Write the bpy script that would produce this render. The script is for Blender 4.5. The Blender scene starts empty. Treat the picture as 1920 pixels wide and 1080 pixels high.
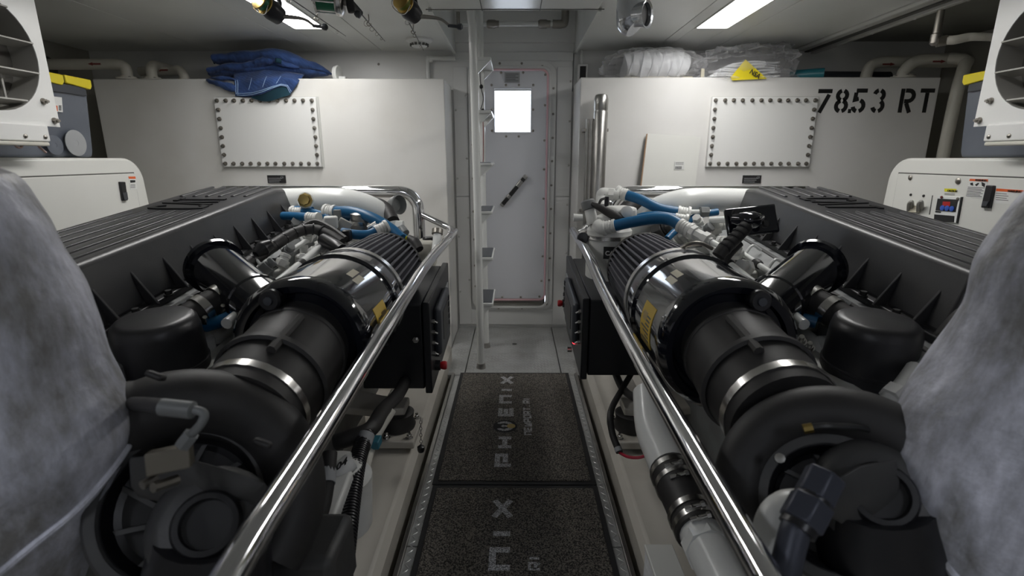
import bpy, bmesh, math, random
from mathutils import Vector, Matrix, noise
random.seed(7)
PI = math.pi
scene = bpy.context.scene
COL = scene.collection

# ---------------------------------------------------------------- camera
PITCH = math.radians(14.2); YAW = math.radians(0.3); EYE = Vector((0, 0, 1.35))
cam_d = bpy.data.cameras.new('camera'); cam_d.sensor_width = 36; cam_d.lens = 18.0
cam_d.clip_start = 0.02; cam_d.clip_end = 100
cam_d.dof.use_dof = True; cam_d.dof.focus_distance = 2.1; cam_d.dof.aperture_fstop = 3.2
cam = bpy.data.objects.new('camera', cam_d); COL.objects.link(cam)
cam.location = EYE; cam.rotation_euler = (PI / 2 - PITCH, 0, YAW)
scene.camera = cam
# ---------------------------------------------------------------- world and exposure
W = bpy.data.worlds.new('daylight'); scene.world = W; W.use_nodes = True
W.node_tree.nodes['Background'].inputs[0].default_value = (0.80, 0.88, 1.0, 1)
W.node_tree.nodes['Background'].inputs[1].default_value = 4.0
scene.view_settings.view_transform = 'Standard'; scene.view_settings.look = 'None'
scene.view_settings.exposure = 0.22; scene.view_settings.gamma = 1.0
scene.view_settings.use_curve_mapping = False
LAMP_FRONT = 16.0      # emission of the two long ceiling lamps over the engines
LAMP_FILL = 14.0        # emission of the two unseen fill lamps added behind the camera

# ---------------------------------------------------------------- helpers
def pt(px, py, X=None, Y=None, Z=None, t=None):
    """world point seen at photo pixel (px,py), at a chosen X, Y, Z or distance t along the lens axis"""
    u = (px - 965) / 960; v = (540 - py) / 960
    dy = math.cos(PITCH) + v * math.sin(PITCH); dz = -math.sin(PITCH) + v * math.cos(PITCH)
    if t is None:
        t = Y / dy if Y is not None else (Z - EYE.z) / dz if Z is not None else X / u
    return Vector((u * t, dy * t, EYE.z + dz * t))

def frame(d):
    d = Vector(d).normalized()
    a = Vector((0, 0, 1)) if abs(d.z) < 0.9 else Vector((1, 0, 0))
    u = a.cross(d).normalized(); return u, d.cross(u).normalized(), d

def smooth_path(pts, n=6):
    P = [Vector(p) for p in pts]
    if len(P) < 3: return P
    out = []
    for i in range(len(P) - 1):
        p0 = P[i - 1] if i else P[0] * 2 - P[1]; p1 = P[i]; p2 = P[i + 1]
        p3 = P[i + 2] if i + 2 < len(P) else P[-1] * 2 - P[-2]
        for k in range(n):
            t = k / n
            out.append(0.5 * ((2 * p1) + (p2 - p0) * t + (2 * p0 - 5 * p1 + 4 * p2 - p3) * t * t + (3 * p1 - p0 - 3 * p2 + p3) * t ** 3))
    out.append(P[-1]); return out

class MB:
    def __init__(self): self.v = []; self.f = []
    def add(self, vs, fs):
        o = len(self.v); self.v += [Vector(p) for p in vs]; self.f += [[i + o for i in q] for q in fs]; return self
    def box(self, c, s, R=None):
        c = Vector(c); vs = []
        for z in (-.5, .5):
            for x, y in ((-.5, -.5), (.5, -.5), (.5, .5), (-.5, .5)):
                p = Vector((x * s[0], y * s[1], z * s[2])); vs.append(c + (R @ p if R else p))
        return self.add(vs, [(3, 2, 1, 0), (4, 5, 6, 7), (0, 1, 5, 4), (1, 2, 6, 5), (2, 3, 7, 6), (3, 0, 4, 7)])
    def span(self, a, b):
        return self.box([(a[i] + b[i]) / 2 for i in range(3)], [abs(b[i] - a[i]) for i in range(3)])
    def loft(self, rings, cap=True, closed=True):
        n = len(rings[0]); vs = [p for r in rings for p in r]; fs = []
        for i in range(len(rings) - 1):
            for j in range(n if closed else n - 1):
                k = (j + 1) % n; fs.append((i * n + j, i * n + k, (i + 1) * n + k, (i + 1) * n + j))
        if cap and closed:
            fs.append(list(range(n))[::-1]); fs.append([(len(rings) - 1) * n + j for j in range(n)])
        return self.add(vs, fs)
    def tube(self, pts, r, n=10, cap=True, sm=6, squash=None):
        P = smooth_path(pts, sm) if sm else [Vector(p) for p in pts]
        m = len(P)
        if isinstance(r, (int, float)): R = [r] * m
        else: R = [r[min(int(i / (m - 1) * (len(r) - 1)), len(r) - 2)] * (1 - (i / (m - 1) * (len(r) - 1) - min(int(i / (m - 1) * (len(r) - 1)), len(r) - 2)))
                   + r[min(int(i / (m - 1) * (len(r) - 1)), len(r) - 2) + 1] * (i / (m - 1) * (len(r) - 1) - min(int(i / (m - 1) * (len(r) - 1)), len(r) - 2)) for i in range(m)]
        rings = []; u = None
        for i in range(m):
            d = (P[min(i + 1, m - 1)] - P[max(i - 1, 0)]).normalized()
            if u is None: u, w, _ = frame(d)
            else:
                u = (u - d * u.dot(d)).normalized(); w = d.cross(u)
            a, b = (squash or (1, 1))
            rings.append([P[i] + (u * math.cos(q) * a + w * math.sin(q) * b) * R[i] for q in [2 * PI * k / n for k in range(n)]])
        return self.loft(rings, cap)
    def cyl(self, a, b, r, r2=None, n=16): return self.tube([a, b], [r, r if r2 is None else r2], n, True, 0)
    def lathe(self, p0, d, prof, n=32, cap=True, wob=None):
        u, w, d = frame(d); p0 = Vector(p0)
        return self.loft([[p0 + d * s + (u * math.cos(2 * PI * k / n) + w * math.sin(2 * PI * k / n)) * (r if not wob else wob(r, k, s)) for k in range(n)] for s, r in prof], cap)
    def prism(self, poly, o, ux, uy, depth):
        o = Vector(o); ux = Vector(ux); uy = Vector(uy); nz = ux.cross(uy).normalized() * depth
        a = [o + ux * x + uy * y for x, y in poly]
        return self.loft([a, [p + nz for p in a]])
    def ring(self, outer, inner, dvec):
        """plate between two closed outlines with the same number of points, thickness dvec"""
        n = len(outer); d = Vector(dvec)
        vs = [Vector(p) for p in outer] + [Vector(p) for p in inner] + [Vector(p) + d for p in outer] + [Vector(p) + d for p in inner]; fs = []
        for i in range(n):
            j = (i + 1) % n
            fs += [(i, j, n + j, n + i), (2 * n + j, 2 * n + i, 3 * n + i, 3 * n + j), (j, i, 2 * n + i, 2 * n + j), (n + i, n + j, 3 * n + j, 3 * n + i)]
        return self.add(vs, fs)
    def grid(self, fn, nu, nv):
        return self.add([fn(i / nu, j / nv) for i in range(nu + 1) for j in range(nv + 1)],
                        [(i * (nv + 1) + j, (i + 1) * (nv + 1) + j, (i + 1) * (nv + 1) + j + 1, i * (nv + 1) + j + 1) for i in range(nu) for j in range(nv)])
    def stroke(self, line, w, o, ux, uy, h):
        """thick flat stroke along a 2-D polyline, raised by h"""
        P = [Vector((p[0], p[1])) for p in line]; L = []; Rr = []
        closed = (P[0] - P[-1]).length < 1e-6
        if closed: P = P[:-1]
        m = len(P)
        for i in range(m):
            a = P[i - 1] if (i or closed) else None; b = P[(i + 1) % m] if (i < m - 1 or closed) else None
            d1 = (P[i] - a).normalized() if a is not None else None; d2 = (b - P[i]).normalized() if b is not None else None
            d1 = d1 or d2; d2 = d2 or d1
            n1 = Vector((-d1.y, d1.x)); n2 = Vector((-d2.y, d2.x)); nn = (n1 + n2)
            nn = nn.normalized() if nn.length > .1 else n1
            k = w / 2 / max(.45, nn.dot(n1)); L.append(P[i] + nn * k); Rr.append(P[i] - nn * k)
        o = Vector(o); ux = Vector(ux); uy = Vector(uy); nz = ux.cross(uy).normalized()
        W3 = lambda q, z: o + ux * q.x + uy * q.y + nz * z
        rings = [[W3(L[i], 0), W3(L[i], h), W3(Rr[i], h), W3(Rr[i], 0)] for i in range(m)]
        if closed: rings.append(rings[0])
        return self.loft(rings, not closed)
    def mesh(self, name, c=Vector((0, 0, 0)), mirror=False, flat=False):
        me = bpy.data.meshes.new(name)
        me.from_pydata([((-p.x if mirror else p.x) - c.x, p.y - c.y, p.z - c.z) for p in self.v], [], self.f)
        bm = bmesh.new(); bm.from_mesh(me); bmesh.ops.recalc_face_normals(bm, faces=bm.faces)
        for f in bm.faces: f.smooth = not flat
        bm.to_mesh(me); bm.free()
        me.set_sharp_from_angle(angle=math.radians(38)); return me
    def build(self, name, m, parent=None, bevel=0, subsurf=0, mirror=False, segs=2, flat=False):
        lo = [min((-p.x if mirror else p.x) if i == 0 else p[i] for p in self.v) for i in range(3)]
        hi = [max((-p.x if mirror else p.x) if i == 0 else p[i] for p in self.v) for i in range(3)]
        c = Vector([(a + b) / 2 for a, b in zip(lo, hi)])
        if parent is None: c.z = lo[2]
        o = bpy.data.objects.new(name, self.mesh(name, c, mirror, flat)); COL.objects.link(o)
        o.data.materials.append(MAT[m])
        o.location = c - (world_loc(parent) if parent else Vector((0, 0, 0)))
        if parent: o.parent = parent
        if bevel:
            b = o.modifiers.new('bevel', 'BEVEL'); b.width = bevel; b.segments = segs; b.limit_method = 'ANGLE'; b.angle_limit = math.radians(40)
        if subsurf:
            b = o.modifiers.new('sub', 'SUBSURF'); b.levels = subsurf; b.render_levels = subsurf
        return o

def world_loc(o):
    p = Vector(o.location)
    while o.parent: o = o.parent; p += Vector(o.location)
    return p
def tag(o, label, cat=None, group=None, kind=None):
    if label: o['label'] = label
    if cat: o['category'] = cat
    if group: o['group'] = group
    if kind: o['kind'] = kind
    return o
def thing(name, loc, label, cat, group=None):
    o = bpy.data.objects.new(name, None); COL.objects.link(o); o.location = loc; o.empty_display_size = .1
    return tag(o, label, cat, group)
def struct(name, loc=(0, 0, 0)):
    o = bpy.data.objects.new(name, None); COL.objects.link(o); o.location = loc; o['kind'] = 'structure'; return o
def inst(name, me, parent, loc, d=(0, 0, 1)):
    """one more object that shares a mesh whose own axis is +Z"""
    o = bpy.data.objects.new(name, me); COL.objects.link(o); o.parent = parent
    o.location = Vector(loc) - world_loc(parent)
    o.rotation_euler = Vector((0, 0, 1)).rotation_difference(Vector(d)).to_euler(); return o
def text(name, s, size, o, ux, uy, m, parent, h=.0008, align='LEFT', bold=0.0):
    cu = bpy.data.curves.new('t', 'FONT'); cu.body = s; cu.size = size; cu.extrude = h; cu.align_x = align; cu.offset = bold; cu.resolution_u = 3
    ob = bpy.data.objects.new('t', cu); COL.objects.link(ob)
    me = bpy.data.meshes.new_from_object(ob); bpy.data.objects.remove(ob); me.name = name
    ux = Vector(ux).normalized(); uy = Vector(uy).normalized(); nz = ux.cross(uy)
    M = Matrix((ux, uy, nz)).transposed().to_4x4(); me.transform(M)
    t = bpy.data.objects.new(name, me); COL.objects.link(t); me.materials.clear(); me.materials.append(MAT[m])
    t.location = Vector(o) - (world_loc(parent) if parent else Vector()); t.parent = parent; return t

# ---------------------------------------------------------------- materials
MAT = {}
def mat(name, col, rough=.5, metal=0, coat=0, var=None, bump=None, alpha=None, emit=None, spec=None, trans=None, aniso=None):
    m = bpy.data.materials.new(name); m.use_nodes = True; N = m.node_tree.nodes; L = m.node_tree.links; b = N['Principled BSDF']
    c = (*col, 1); b.inputs['Base Color'].default_value = c; b.inputs['Roughness'].default_value = rough; b.inputs['Metallic'].default_value = metal
    b.inputs['Coat Weight'].default_value = coat; b.inputs['Coat Roughness'].default_value = .06
    if spec is not None: b.inputs['Specular IOR Level'].default_value = spec
    if trans: b.inputs['Transmission Weight'].default_value = trans
    if alpha is not None: b.inputs['Alpha'].default_value = alpha
    if emit: b.inputs['Emission Color'].default_value = (*emit[0], 1); b.inputs['Emission Strength'].default_value = emit[1]
    tc = N.new('ShaderNodeTexCoord')
    def tex(sc, det=3):
        n = N.new('ShaderNodeTexNoise'); n.inputs['Scale'].default_value = sc; n.inputs['Detail'].default_value = det; L.new(tc.outputs['Object'], n.inputs['Vector']); return n
    if var:      # (scale, second colour, low, high)
        n = tex(var[0], 5); r = N.new('ShaderNodeValToRGB'); r.color_ramp.elements[0].position = var[2]; r.color_ramp.elements[1].position = var[3]
        r.color_ramp.elements[0].color = c; r.color_ramp.elements[1].color = (*var[1], 1); L.new(n.outputs['Fac'], r.inputs[0]); L.new(r.outputs[0], b.inputs['Base Color'])
    if bump:     # (scale, strength, distance)
        n = tex(bump[0], 4); q = N.new('ShaderNodeBump'); q.inputs['Strength'].default_value = bump[1]; q.inputs['Distance'].default_value = bump[2]
        L.new(n.outputs['Fac'], q.inputs['Height']); L.new(q.outputs[0], b.inputs['Normal'])
    MAT[name] = m; return m
mat('wall_white', (.80, .80, .79), .35, var=(1.2, (.74, .74, .72), .4, .75), bump=(9, .06, .02))
mat('tank_white', (.80, .79, .76), .32, var=(2.2, (.70, .68, .63), .45, .8), bump=(5, .08, .03))
mat('tank_right', (.80, .79, .77), .32, var=(2.2, (.72, .71, .68), .45, .8), bump=(5, .08, .03))
mat('plate_white', (.84, .84, .82), .3, bump=(12, .05, .01))
mat('door_white', (.72, .73, .77), .25, bump=(6, .05, .02))
mat('ceiling_grey', (.72, .73, .70), .28, var=(1.6, (.63, .64, .61), .4, .8), bump=(3, .1, .02))
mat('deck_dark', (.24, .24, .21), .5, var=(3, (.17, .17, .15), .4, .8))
mat('hull_dull', (.46, .45, .40), .6, var=(2, (.36, .35, .31), .4, .8))
mat('trim_grey', (.55, .55, .52), .45)
mat('seam_dark', (.10, .10, .09), .7)
mat('bilge', (.45, .42, .37), .5, var=(4, (.30, .27, .23), .45, .8), bump=(8, .1, .02))
mat('bed_white', (.56, .53, .47), .42, var=(3.5, (.42, .39, .34), .5, .85), bump=(10, .12, .01))
mat('tread_alu', (.56, .57, .56), .40, .55, var=(7, (.42, .42, .41), .4, .75), bump=(60, .1, .003))
mat('chrome', (.80, .80, .82), .07, 1, bump=(14, .02, .01))
mat('steel', (.62, .61, .59), .25, 1, bump=(40, .06, .005))
mat('steel_brushed', (.46, .45, .43), .33, 1, var=(14, (.36, .35, .33), .4, .7))
mat('bolt_steel', (.33, .31, .28), .4, 1)
mat('dark_bolt', (.05, .05, .05), .4, .6)
mat('brass', (.45, .33, .12), .3, 1)
mat('black_gloss', (.006, .007, .012), .09, coat=1, spec=.5, bump=(5, .03, .01))
mat('black_satin', (.030, .030, .033), .36, bump=(160, .12, .002), var=(9, (.045, .044, .043), .45, .8))
mat('black_rubber', (.022, .021, .021), .55, var=(7, (.045, .042, .040), .45, .85), bump=(30, .1, .004))
mat('black_plastic', (.012, .012, .014), .35)
mat('black_box', (.008, .009, .012), .38, bump=(120, .05, .001))
mat('grey_plastic', (.055, .06, .07), .42)
mat('casting_dark', (.045, .045, .046), .5, var=(10, (.07, .068, .064), .4, .8), bump=(45, .2, .004))
mat('casting_grey', (.20, .21, .21), .45, var=(9, (.13, .13, .13), .4, .8), bump=(35, .2, .004))
mat('engine_white', (.70, .70, .67), .35, var=(9, (.56, .55, .51), .5, .85), bump=(22, .12, .006))
mat('pipe_white', (.78, .79, .77), .22, bump=(8, .04, .01))
mat('pipe_cream', (.66, .64, .57), .4, var=(4, (.56, .54, .47), .4, .8))
mat('fitting_white', (.74, .74, .71), .4, bump=(40, .15, .004))
mat('hose_blue', (.012, .115, .26), .38, bump=(120, .1, .002))
mat('pleat', (.085, .085, .10), .65)
mat('gen_white', (.78, .78, .74), .32, var=(1.5, (.72, .72, .68), .4, .8))
mat('gen_glossy', (.80, .81, .80), .25)
mat('bin_blue', (.11, .125, .155), .3, var=(5, (.15, .165, .195), .4, .8), bump=(14, .1, .01))
mat('bin_dark', (.05, .055, .065), .4)
mat('yellow', (.80, .66, .02), .4)
mat('yellow_label', (.62, .42, .04), .45)
mat('cream_label', (.62, .58, .46), .5)
mat('white_label', (.80, .80, .78), .5)
mat('orange_label', (.80, .14, .03), .5)
mat('caution_yellow', (.72, .68, .02), .5)
mat('ink', (.015, .015, .016), .6)
mat('ink_red', (.22, .03, .025), .6)
mat('ink_soft', (.12, .12, .12), .7)
mat('stencil', (.012, .012, .012), .55)
mat('red', (.45, .015, .02), .35)
mat('red_dark', (.14, .02, .025), .35)
mat('red_lamp', (.5, .01, .02), .4, emit=((1, .04, .06), 3))
mat('red_digits', (.25, .01, .01), .4, emit=((1, .03, .02), .08))
mat('button_blue', (.03, .10, .50), .4)
mat('wire_red', (.45, .02, .05), .4)
mat('teal', (.02, .16, .20), .35)
mat('cord_teal', (.0, .22, .32), .4)
mat('blue_clamp', (.03, .16, .22), .5)
mat('pad_white', (.82, .83, .84), .7, bump=(22, .35, .02))
mat('cardboard', (.35, .22, .13), .8)
mat('board_white', (.74, .74, .70), .4)
mat('rod_dark', (.03, .03, .035), .35)
mat('foam_grip', (.035, .035, .035), .8)
mat('cork', (.40, .28, .17), .8)
mat('line_green', (.02, .20, .10), .4)
mat('line_olive', (.25, .28, .04), .4)
mat('gold', (.50, .36, .12), .28, 1)
mat('silver_duct', (.60, .62, .65), .22, .9, bump=(16, .3, .01))
mat('louver', (.40, .39, .36), .5)
mat('louver_dark', (.10, .095, .085), .7)
mat('pink_cord', (.55, .40, .36), .6)
mat('gasket_leak_tint', (.80, .52, .56), .4)  # pink light leaking through the door gap, painted into the seal colour
mat('pad_grey', (.35, .36, .37), .6)
mat('block_bronze', (.17, .155, .125), .42, .6, bump=(50, .15, .002))
mat('hex_blue', (.055, .06, .08), .4, .3)
mat('mat_rim', (.022, .022, .023), .6)
mat('emblem_gold', (.62, .48, .20), .9)
mat('emblem_dark', (.035, .035, .037), .9)
mat('lamp_panel', (.9, .9, .9), .5, emit=((1.0, .985, .965), LAMP_FRONT))
mat('lamp_panel_fill', (.9, .9, .9), .5, emit=((.86, .90, 1.0), LAMP_FILL))

def special_materials():
    # looped vinyl mat: dark coils with tan and grey specks
    for nm, a, b2 in (('mat_pile', (.028, .026, .024), (.27, .245, .21)), ('mat_letter', (.22, .22, .22), (.88, .88, .90))):
        m = mat(nm, a, .85); N = m.node_tree.nodes; L = m.node_tree.links; b = N['Principled BSDF']
        tc = N.new('ShaderNodeTexCoord'); n1 = N.new('ShaderNodeTexNoise'); n1.inputs['Scale'].default_value = 190; n1.inputs['Detail'].default_value = 2
        L.new(tc.outputs['Object'], n1.inputs['Vector'])
        r = N.new('ShaderNodeValToRGB'); r.color_ramp.elements[0].position = .40; r.color_ramp.elements[1].position = .62
        r.color_ramp.elements[0].color = (*a, 1); r.color_ramp.elements[1].color = (*b2, 1)
        L.new(n1.outputs['Fac'], r.inputs[0]); L.new(r.outputs[0], b.inputs['Base Color'])
        q = N.new('ShaderNodeBump'); q.inputs['Strength'].default_value = .9; q.inputs['Distance'].default_value = .006
        L.new(n1.outputs['Fac'], q.inputs['Height']); L.new(q.outputs[0], b.inputs['Normal'])
    # silver woven insulation cloth
    m = mat('silver_cloth', (.42, .43, .47), .5, .1); N = m.node_tree.nodes; L = m.node_tree.links; b = N['Principled BSDF']
    tc = N.new('ShaderNodeTexCoord'); n1 = N.new('ShaderNodeTexNoise'); n1.inputs['Scale'].default_value = 11; n1.inputs['Detail'].default_value = 7; n1.inputs['Roughness'].default_value = .65
    mp = N.new('ShaderNodeMapping'); mp.inputs['Scale'].default_value = (1, 1, .35); L.new(tc.outputs['Object'], mp.inputs[0]); L.new(mp.outputs[0], n1.inputs['Vector'])
    r = N.new('ShaderNodeValToRGB'); e = r.color_ramp.elements; e[0].position = .36; e[0].color = (.28, .275, .265, 1); e[1].position = .64; e[1].color = (.84, .85, .96, 1)
    k = e.new(.5); k.color = (.52, .53, .59, 1)
    L.new(n1.outputs['Fac'], r.inputs[0]); L.new(r.outputs[0], b.inputs['Base Color'])
    n2 = N.new('ShaderNodeTexNoise'); n2.inputs['Scale'].default_value = 26; n2.inputs['Detail'].default_value = 5; L.new(tc.outputs['Object'], n2.inputs['Vector'])
    q = N.new('ShaderNodeBump'); q.inputs['Strength'].default_value = .6; q.inputs['Distance'].default_value = .012
    L.new(n2.outputs['Fac'], q.inputs['Height']); L.new(q.outputs[0], b.inputs['Normal'])
    # quilted blue blanket
    m = mat('quilt_blue', (.03, .085, .26), .85); N = m.node_tree.nodes; L = m.node_tree.links; b = N['Principled BSDF']
    b.inputs['Sheen Weight'].default_value = .15
    tc = N.new('ShaderNodeTexCoord'); n1 = N.new('ShaderNodeTexNoise'); n1.inputs['Scale'].default_value = 14; n1.inputs['Detail'].default_value = 5; L.new(tc.outputs['Object'], n1.inputs['Vector'])
    r = N.new('ShaderNodeValToRGB'); e = r.color_ramp.elements; e[0].position = .35; e[0].color = (.010, .034, .115, 1); e[1].position = .7; e[1].color = (.032, .080, .25, 1)
    L.new(n1.outputs['Fac'], r.inputs[0]); L.new(r.outputs[0], b.inputs['Base Color'])
    w = N.new('ShaderNodeTexWave'); w.wave_type = 'BANDS'; w.bands_direction = 'DIAGONAL'; w.inputs['Scale'].default_value = 22; w.inputs['Distortion'].default_value = 6; L.new(tc.outputs['Object'], w.inputs['Vector'])
    q = N.new('ShaderNodeBump'); q.inputs['Strength'].default_value = .22; q.inputs['Distance'].default_value = .008
    L.new(w.outputs['Fac'], q.inputs['Height']); L.new(q.outputs[0], b.inputs['Normal'])
    mat('quilt_stitch', (.35, .50, .75), .8)
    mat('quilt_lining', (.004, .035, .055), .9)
    # thin clear plastic film
    m = bpy.data.materials.new('film'); m.use_nodes = True; N = m.node_tree.nodes; L = m.node_tree.links; N.clear()
    out = N.new('ShaderNodeOutputMaterial'); mx = N.new('ShaderNodeMixShader'); tr = N.new('ShaderNodeBsdfTransparent'); gl = N.new('ShaderNodeBsdfPrincipled')
    gl.inputs['Base Color'].default_value = (.95, .95, .96, 1); gl.inputs['Roughness'].default_value = .12; gl.inputs['Specular IOR Level'].default_value = .8
    tr.inputs[0].default_value = (.96, .96, .97, 1)
    fr = N.new('ShaderNodeLayerWeight'); fr.inputs[0].default_value = .42
    mr = N.new('ShaderNodeMapRange'); mr.inputs[3].default_value = .07; mr.inputs[4].default_value = .6
    L.new(fr.outputs['Facing'], mr.inputs[0]); L.new(mr.outputs[0], mx.inputs[0]); L.new(tr.outputs[0], mx.inputs[1]); L.new(gl.outputs[0], mx.inputs[2]); L.new(mx.outputs[0], out.inputs[0])
    MAT['film'] = m
    m = bpy.data.materials.new('pane'); m.use_nodes = True; N = m.node_tree.nodes; L = m.node_tree.links; N.clear()
    out = N.new('ShaderNodeOutputMaterial'); mx = N.new('ShaderNodeMixShader'); tr = N.new('ShaderNodeBsdfTransparent'); gl = N.new('ShaderNodeBsdfGlossy'); gl.inputs['Roughness'].default_value = .03
    mx.inputs[0].default_value = .06; L.new(tr.outputs[0], mx.inputs[1]); L.new(gl.outputs[0], mx.inputs[2]); L.new(mx.outputs[0], out.inputs[0]); MAT['pane'] = m
special_materials()

# shared small meshes (axis +Z, origin at the seat)
def shared(name, mb, m):
    me = mb.mesh(name); me.materials.append(MAT[m]); return me
def hexprof(r): return r
BOLT = shared('bolt', MB().cyl((0, 0, 0), (0, 0, .003), .0135, n=12).cyl((0, 0, .003), (0, 0, .014), .0105, n=6).cyl((0, 0, .014), (0, 0, .024), .0055, n=8), 'bolt_steel')
DOME = shared('bolt', MB().lathe((0, 0, 0), (0, 0, 1), [(0, .009), (.003, .0085), (.006, .005), (.0068, .001)], 10), 'bolt_steel')
DOME_W = shared('bolt', MB().lathe((0, 0, 0), (0, 0, 1), [(0, .008), (.003, .0075), (.006, .004), (.0065, .001)], 10), 'trim_grey')
DARKB = shared('bolt', MB().cyl((0, 0, 0), (0, 0, .004), .015, n=12).cyl((0, 0, .004), (0, 0, .016), .010, n=6), 'dark_bolt')
BIGB = shared('bolt', MB().cyl((0, 0, 0), (0, 0, .004), .016, n=14).cyl((0, 0, .004), (0, 0, .016), .012, n=6).cyl((0, 0, .016), (0, 0, .03), .007, n=8), 'steel')
# ================================================================ the room
def build_room():
    # --- floor: bilge pan, tread plates with raised lozenges
    fl = struct('floor', (0, 1, -.36))
    MB().span((-3.2, -2.4, -.40), (3.2, 4.1, -.36)).build('bilge_pan', 'bilge', fl)
    plates = [(-.385, .385, .2, 1.55), (-.385, .385, 1.556, 3.05), (-.46, -.325, 3.056, 4.03), (-.319, .30, 3.056, 3.44), (-.319, .30, 3.446, 4.03), (.306, .425, 3.056, 4.03), (-.385, .385, -2.3, .194)]
    for x0, x1, y0, y1 in plates:
        MB().span((x0, y0, -.03), (x1, y1, 0)).build('tread_plate', 'tread_alu', fl, bevel=.002)
    lz = MB(); a, b, h = .014, .0042, .0016
    for (x0, x1, y0, y1) in [(-.45, .42, 3.07, 4.02), (-.38, -.335, .5, 3.04), (.335, .38, .5, 3.04)]:
        p = .0225; i = 0; x = x0 + .012
        while x < x1 - .008:
            j = 0; y = y0 + .015 + (p / 2 if i % 2 else 0)
            while y < y1 - .012:
                s = 1 if (i + j) % 2 else -1; c, d = .7071, .7071 * s
                if all(abs(x - e) > .012 for e in (-.322, .303)) and abs(y - 3.443) > .012:
                    q = [Vector((x + c * u - d * w, y + d * u + c * w, 0)) for u, w in ((-a, 0), (0, -b), (a, 0), (0, b))]
                    tz = Vector((0, 0, h)); o = len(lz.v)
                    lz.add(q + [Vector((x, y, 0)) + tz - (q[0] - Vector((x, y, 0))) * .55, Vector((x, y, 0)) + tz + (q[0] - Vector((x, y, 0))) * .55],
                           [(0, 1, 5), (1, 4, 5), (1, 2, 4), (2, 3, 4), (3, 5, 4), (3, 0, 5)])
                y += p; j += 1
            x += p; i += 1
    tag(lz.build('tread_pattern', 'tread_alu', fl), 'raised lozenge tread on the aluminium plates', kind='stuff')
    MB().lathe((.0, 3.62, -.002), (0, 0, 1), [(0, .018), (.004, .018), (.0045, .001)], 14).build('finger_hole', 'seam_dark', fl)
    for s, n in ((-1, 'trim_1'), (1, 'trim_2')):
        t = MB().span((s * .385, -.2, -.05), (s * .402, 3.06, .014)).build(n, 'steel_brushed', bevel=.002); t['kind'] = 'structure'
    # --- back wall with the door opening
    def rr(x0, x1, z0, z1, y, r, n=5):
        out = []
        for cx, cz, a0 in ((x1 - r, z1 - r, 0), (x0 + r, z1 - r, 90), (x0 + r, z0 + r, 180), (x1 - r, z0 + r, 270)):
            for k in range(n + 1):
                q = math.radians(a0 + 90 * k / n); out.append(Vector((cx + r * math.cos(q), y, cz + r * math.sin(q))))
        return out
    def sq(x0, x1, z0, z1, y, n=5):
        out = []
        for cx, cz in ((x1, z1), (x0, z1), (x0, z0), (x1, z0)):
            out += [Vector((cx, y, cz))] * 1
        return out
    wb = struct('wall_back', (0, 4.04, 0))
    MB().ring(sq(-3.15, 3.15, -.4, 2.5, 4.04), sq(-.262, .258, .175, 1.992, 4.04), (0, .06, 0)).build('bulkhead', 'wall_white', wb)
    for x0, x1, z0, z1 in ((-.455, -.352, .02, 1.06), (-.455, -.352, 1.066, 2.0), (.312, .425, .02, 1.06), (.312, .425, 1.066, 2.0), (-.352, .312, .02, .145), (-.455, .425, 2.04, 2.1)):
        MB().span((x0, 4.028, z0), (x1, 4.04, z1)).build('wall_panel', 'wall_white', wb, bevel=.002)
    for x, zs in ((-.44, (.3, .75, 1.2, 1.7)), (.41, (.2, .62, 1.0, 1.3, 1.62, 1.9)), (-.365, (.4, .9, 1.35, 1.8))):
        for z in zs: inst('bolt', DOME_W, wb, (x, 4.028, z), (0, -1, 0))
    for x, z in ((-1.42, 1.99), (-1.0, 2.02)): inst('bolt', DOME, wb, (x, 4.04, z), (0, -1, 0))
    # --- door
    d = struct('door_1', (0, 4.0, .2))
    MB().ring(rr(-.345, .305, .145, 2.04, 4.012, .10), rr(-.258, .254, .18, 1.988, 4.012, .05), (0, .028, 0)).build('door_frame', 'wall_white', d, bevel=.004)
    MB().ring(rr(-.27, .266, .168, 2.0, 3.992, .06), rr(-.252, .248, .186, 1.982, 3.992, .05), (0, .022, 0)).build('door_lip', 'wall_white', d, bevel=.004)
    MB().ring(rr(-.251, .247, .235, 1.981, 3.985, .05), rr(-.238, .234, .25, 1.968, 3.985, .045), (0, .03, 0)).build('gasket', 'gasket_leak_tint', d, bevel=.003)
    MB().ring(sq(-.237, .233, .252, 1.966, 3.990), sq(-.148, .117, 1.541, 1.843, 3.990), (0, .035, 0)).build('door_leaf', 'door_white', d, bevel=.003)
    MB().ring(sq(-.160, .129, 1.529, 1.855, 3.984), sq(-.148, .117, 1.541, 1.843, 3.984), (0, .006, 0)).build('window_frame', 'door_white', d, bevel=.002)
    MB().span((-.148, 4.005, 1.541), (.117, 4.010, 1.843)).build('window_pane', 'pane', d)
    MB().span((-.148, 3.998, 1.831), (.117, 4.004, 1.843)).build('pane_seal', 'trim_grey', d)
    for k in range(5):
        MB().box((.0, 4.012, .178 + .0135 * k), (.46, .006, .008), Matrix.Rotation(.5, 3, 'X')).build('louver_slat', 'louver', d)
    MB().span((-.25, 4.02, .165), (.245, 4.03, .255)).build('louver_back', 'louver_dark', d)
    s = MB().span((-.075, 3.983, 1.885), (.035, 3.988, 1.955)).build('notice_plate', 'pad_grey', d)
    for k in range(5): MB().span((-.065, 3.9815, 1.895 + k * .0115), (.025 - .02 * (k % 2), 3.983, 1.899 + k * .0115)).build('print_line', 'ink_soft', s)
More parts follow.
